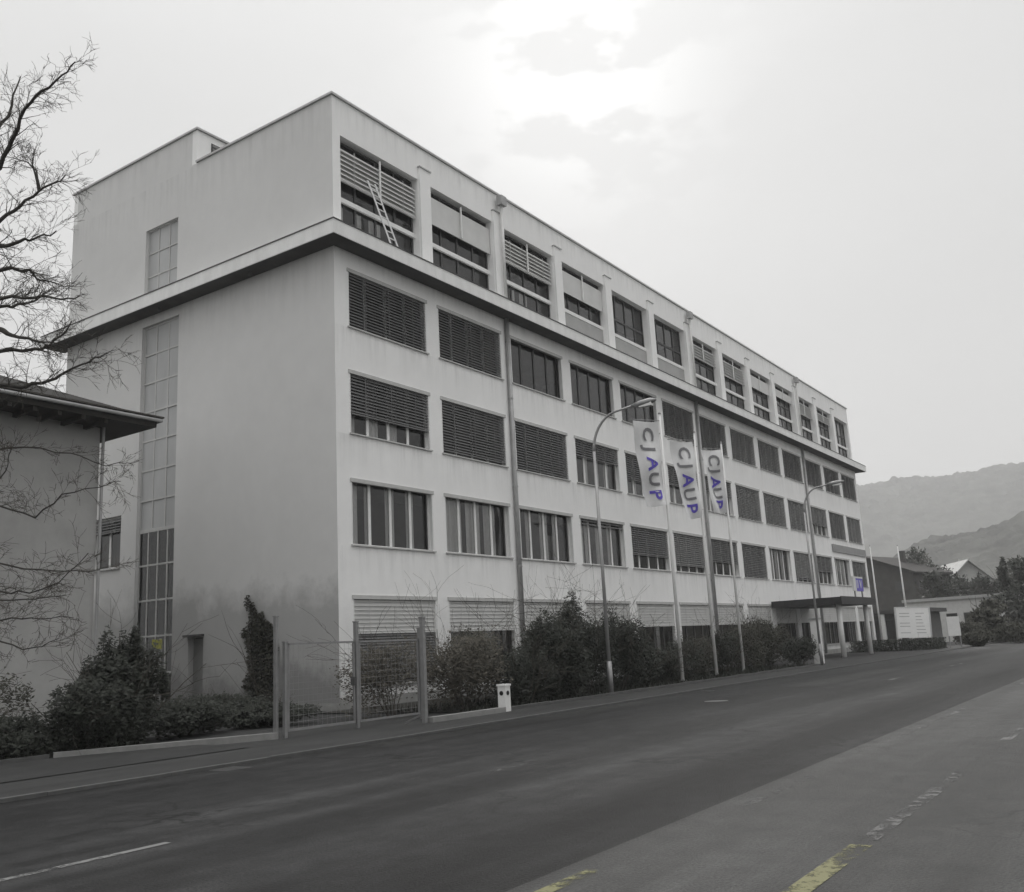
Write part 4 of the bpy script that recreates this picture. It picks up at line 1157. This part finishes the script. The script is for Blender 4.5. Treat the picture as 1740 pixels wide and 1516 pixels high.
def house(name, label, x, y, w, d, hw_, hr, mw, mr, rz, seed=0, z0=0):
    o = empty(name, (x, y, z0), rz); tag(o, label, 'house')
    MB().box(-w / 2, w / 2, -d / 2, d / 2, -1, hw_).build('wall', mw, o)
    for s in (-1, 1):
        gb = MB(); gb.tri((s * w / 2, -d / 2, hw_ + .001), (s * w / 2, 0, hw_ + hr), (s * w / 2, d / 2, hw_ + .001)); gb.build('gable_wall', mw, o)
    ov = 0.7; k = hr / (d / 2)
    rf = MB()
    for s in (-1, 1):
        a = (-w / 2 - ov, s * (d / 2 + ov), hw_ - ov * k + .05); b = (w / 2 + ov, s * (d / 2 + ov), hw_ - ov * k + .05); c = (w / 2 + ov, 0, hw_ + hr + .05); e_ = (-w / 2 - ov, 0, hw_ + hr + .05)
        rf.quad(a, b, c, e_)
        up_ = lambda p: (p[0], p[1], p[2] + 0.22)
        rf.quad(up_(a), up_(b), up_(c), up_(e_)); rf.quad(a, b, up_(b), up_(a)); rf.quad(a, e_, up_(e_), up_(a)); rf.quad(b, c, up_(c), up_(b))
    ro = rf.build('roof', mr, o)
    MB().box(w * 0.1, w * 0.1 + 0.7, -d * .18 - .35, -d * .18 + .35, hw_ + hr * 0.4, hw_ + hr + 0.9).build('chimney', mw, ro)
    for lvl in range(int(hw_ // 2.8)):
        for q in range(3):
            u = -w / 2 + w * (q + 0.5) / 3
            f = MB().box(u - .55, u + .55, -d / 2 - .03, -d / 2 - .002, 1 + 2.8 * lvl, 2.3 + 2.8 * lvl).build('window', FRAMED, o)
            vq = -d / 2 + d * (q + .5) / 3
            MB().box(-w / 2 - .03, -w / 2 - .002, vq - .5, vq + .5, 1 + 2.8 * lvl, 2.3 + 2.8 * lvl).build('window', FRAMED, o)
    return o
DKW = mat('dark_boards', (0.07, 0.068, 0.064), 0.9, var=0.2, scale=1)
house('house', 'dark gabled house behind the end of the office block', 121, 11.5, 10, 13.5, 9.0, 2.6, DKW, ROOFD, R(-14))
house('house', 'distant house with pale roof on the slope at the right', *gpos(1642, 178), 12, 9, 5.6, 4.2, mat('house_white', (0.4, 0.4, 0.39), 0.9, var=0.1), ROOFL, R(28), z0=2.0)

# ------------------------------------------------------------------ hills
def hill(name, x0, x1, y0, y1, fn, nx, ny, m):
    mb = MB()
    for i in range(nx + 1):
        for j in range(ny + 1):
            x = x0 + (x1 - x0) * i / nx; y = y0 + (y1 - y0) * j / ny
            mb.v.append((x, y, fn(x, y)))
    for i in range(nx):
        for j in range(ny):
            a = i * (ny + 1) + j; mb.f.append((a, a + ny + 1, a + ny + 2, a + 1))
    return struct(mb.build(name, m, None))
def sst(a, b, t):
    t = min(1, max(0, (t - a) / (b - a))); return t * t * (3 - 2 * t)
def far_h(x, y):
    x = (x + 22) / 2 - 22; y = (y + 22) / 2 - 22
    return 2 * far_h0(x, y)
def far_h0(x, y):
    ridge = 131 + 26 * sst(60, -500, y) - 22 * sst(180, 600, y) + 4.0 * mnoise.noise(Vector((y / 70, 3.1, 0))) + 2.0 * mnoise.noise(Vector((y / 18, 7.7, 0)))
    b = math.sin(PI * min(1, max(0, (x - 520) / 760))) ** 0.8
    e = sst(335, 270, y)
    return -2 + ridge * b * e + (4.5 * mnoise.noise(Vector((x / 9, y / 9, 1))) + 2.2 * mnoise.noise(Vector((x / 4, y / 4, 4)))) * b
hill('hill_far', 1065, 2600, -420, 700, far_h, 160, 230, HILL)
def near_h(x, y):
    x = (x + 22) / 2 - 22; y = (y + 22) / 2 - 22
    return 2 * near_h0(x, y)
def near_h0(x, y):
    ridge = 3 + 31 * sst(86, 44, y) + 6 * sst(44, 0, y) + 12 * sst(0, -140, y) + 2.2 * mnoise.noise(Vector((y / 22, 1.3, 0)))
    b = math.sin(PI * min(1, max(0, (x - 230) / 250))) ** 1.1
    e = 1.0
    return -2 + ridge * b * e + (2.6 * mnoise.noise(Vector((x / 6, y / 6, 1))) + 1.6 * mnoise.noise(Vector((x / 2.7, y / 2.7, 4)))) * b * sst(0, 12, ridge * b)
hill('hill_near', 485, 980, -300, 240, near_h, 150, 220, HILL)
def bank_h(x, y):
    b = math.sin(PI * min(1, max(0, (x - 128) / 90))) ** 1.0
    return -0.5 + b * (7.0 * sst(40, 15, y) + 3 * sst(0, -30, y)) * sst(-70, -45, y) + 0.4 * mnoise.noise(Vector((x / 5, y / 5, 2))) * b
hill('slope', 128, 218, -72, 46, bank_h, 50, 60, GRASSG)
# trees on the slope and beside the road end
tr = [
    (*gpos(1578, 150), 12.6, 3.6, LEAFD, 'dark tree touching the right side of the dark gabled house', 0),
    (*gpos(1600, 185), 14.5, 4.6, LEAFM, 'tallest grey tree, rising above the roofs on the slope', 0),
    (*gpos(1630, 150), 9.5, 3.8, LEAFD, 'dark broad tree below the pale roofed house', 0),
    (*gpos(1597, 132), 8.4, 3.2, LEAFD, 'short dark tree above the left end of the long low building', 0),
    (*gpos(1662, 140), 7.6, 3.0, LEAFD, 'short dark tree above the middle of the long low building', 0),
    (*gpos(1700, 128), 7.0, 2.8, LEAFD, 'dark tree above the right end of the long low building', 0),
    (*gpos(1722, 112), 7.8, 2.6, LEAFD, 'tall dark conifer near the right edge of the picture', 1),
    (*gpos(1748, 104), 7.4, 3.0, LEAFD, 'dark broad tree cut by the right edge of the picture', 0),
    (*gpos(1738, 150), 10.0, 3.4, LEAFM, 'rearmost grey tree at the right edge', 0),
    (*gpos(1690, 95), 3.6, 1.9, LEAFM, 'small grey bushy tree at the right end of the road', 0),
]
for k, (x, y, h, rx, m, lb, con) in enumerate(tr):
    tree('conifer_tree' if con else 'broad_tree', lb, x, y, h, rx, m, 300 + k, leaf=0.55, n=2600, group='trees at the right beyond the block', crown0=0.12, conic=bool(con), z0=0.0)
for k, (x, y, r, lb) in enumerate(((*gpos(1652, 92), (1.6, 1.4, 2.0), 'grey roadside shrub left of the small grey tree'), (*gpos(1722, 88), (1.6, 1.6, 1.7), 'lowest roadside shrub at the right end of the road'), (*gpos(1665, 82), (1.4, 1.2, 1.2), 'roadside shrub right of the small white sign'))):
    shrub('shrub', lb, 'shrub', (x, y, 0), r, 1500, 0.2, LEAFM, 500 + k, group='roadside shrubs at the right')

# ------------------------------------------------------------------ haze
hz_ = MB().box(-155, 2625, -445, 725, -8, 350)
ho = hz_.build('haze', None); ho['kind'] = 'stuff'
hm = bpy.data.materials.new('haze_air'); hm.use_nodes = True
t = hm.node_tree; t.nodes.clear()
o_ = N(t, 'ShaderNodeOutputMaterial'); pv = N(t, 'ShaderNodeVolumePrincipled')
pv.inputs['Color'].default_value = (0.93, 0.93, 0.935, 1); pv.inputs['Density'].default_value = 0.00055
L(t, pv.outputs[0], o_.inputs['Volume'])
ho.data.materials.append(hm)
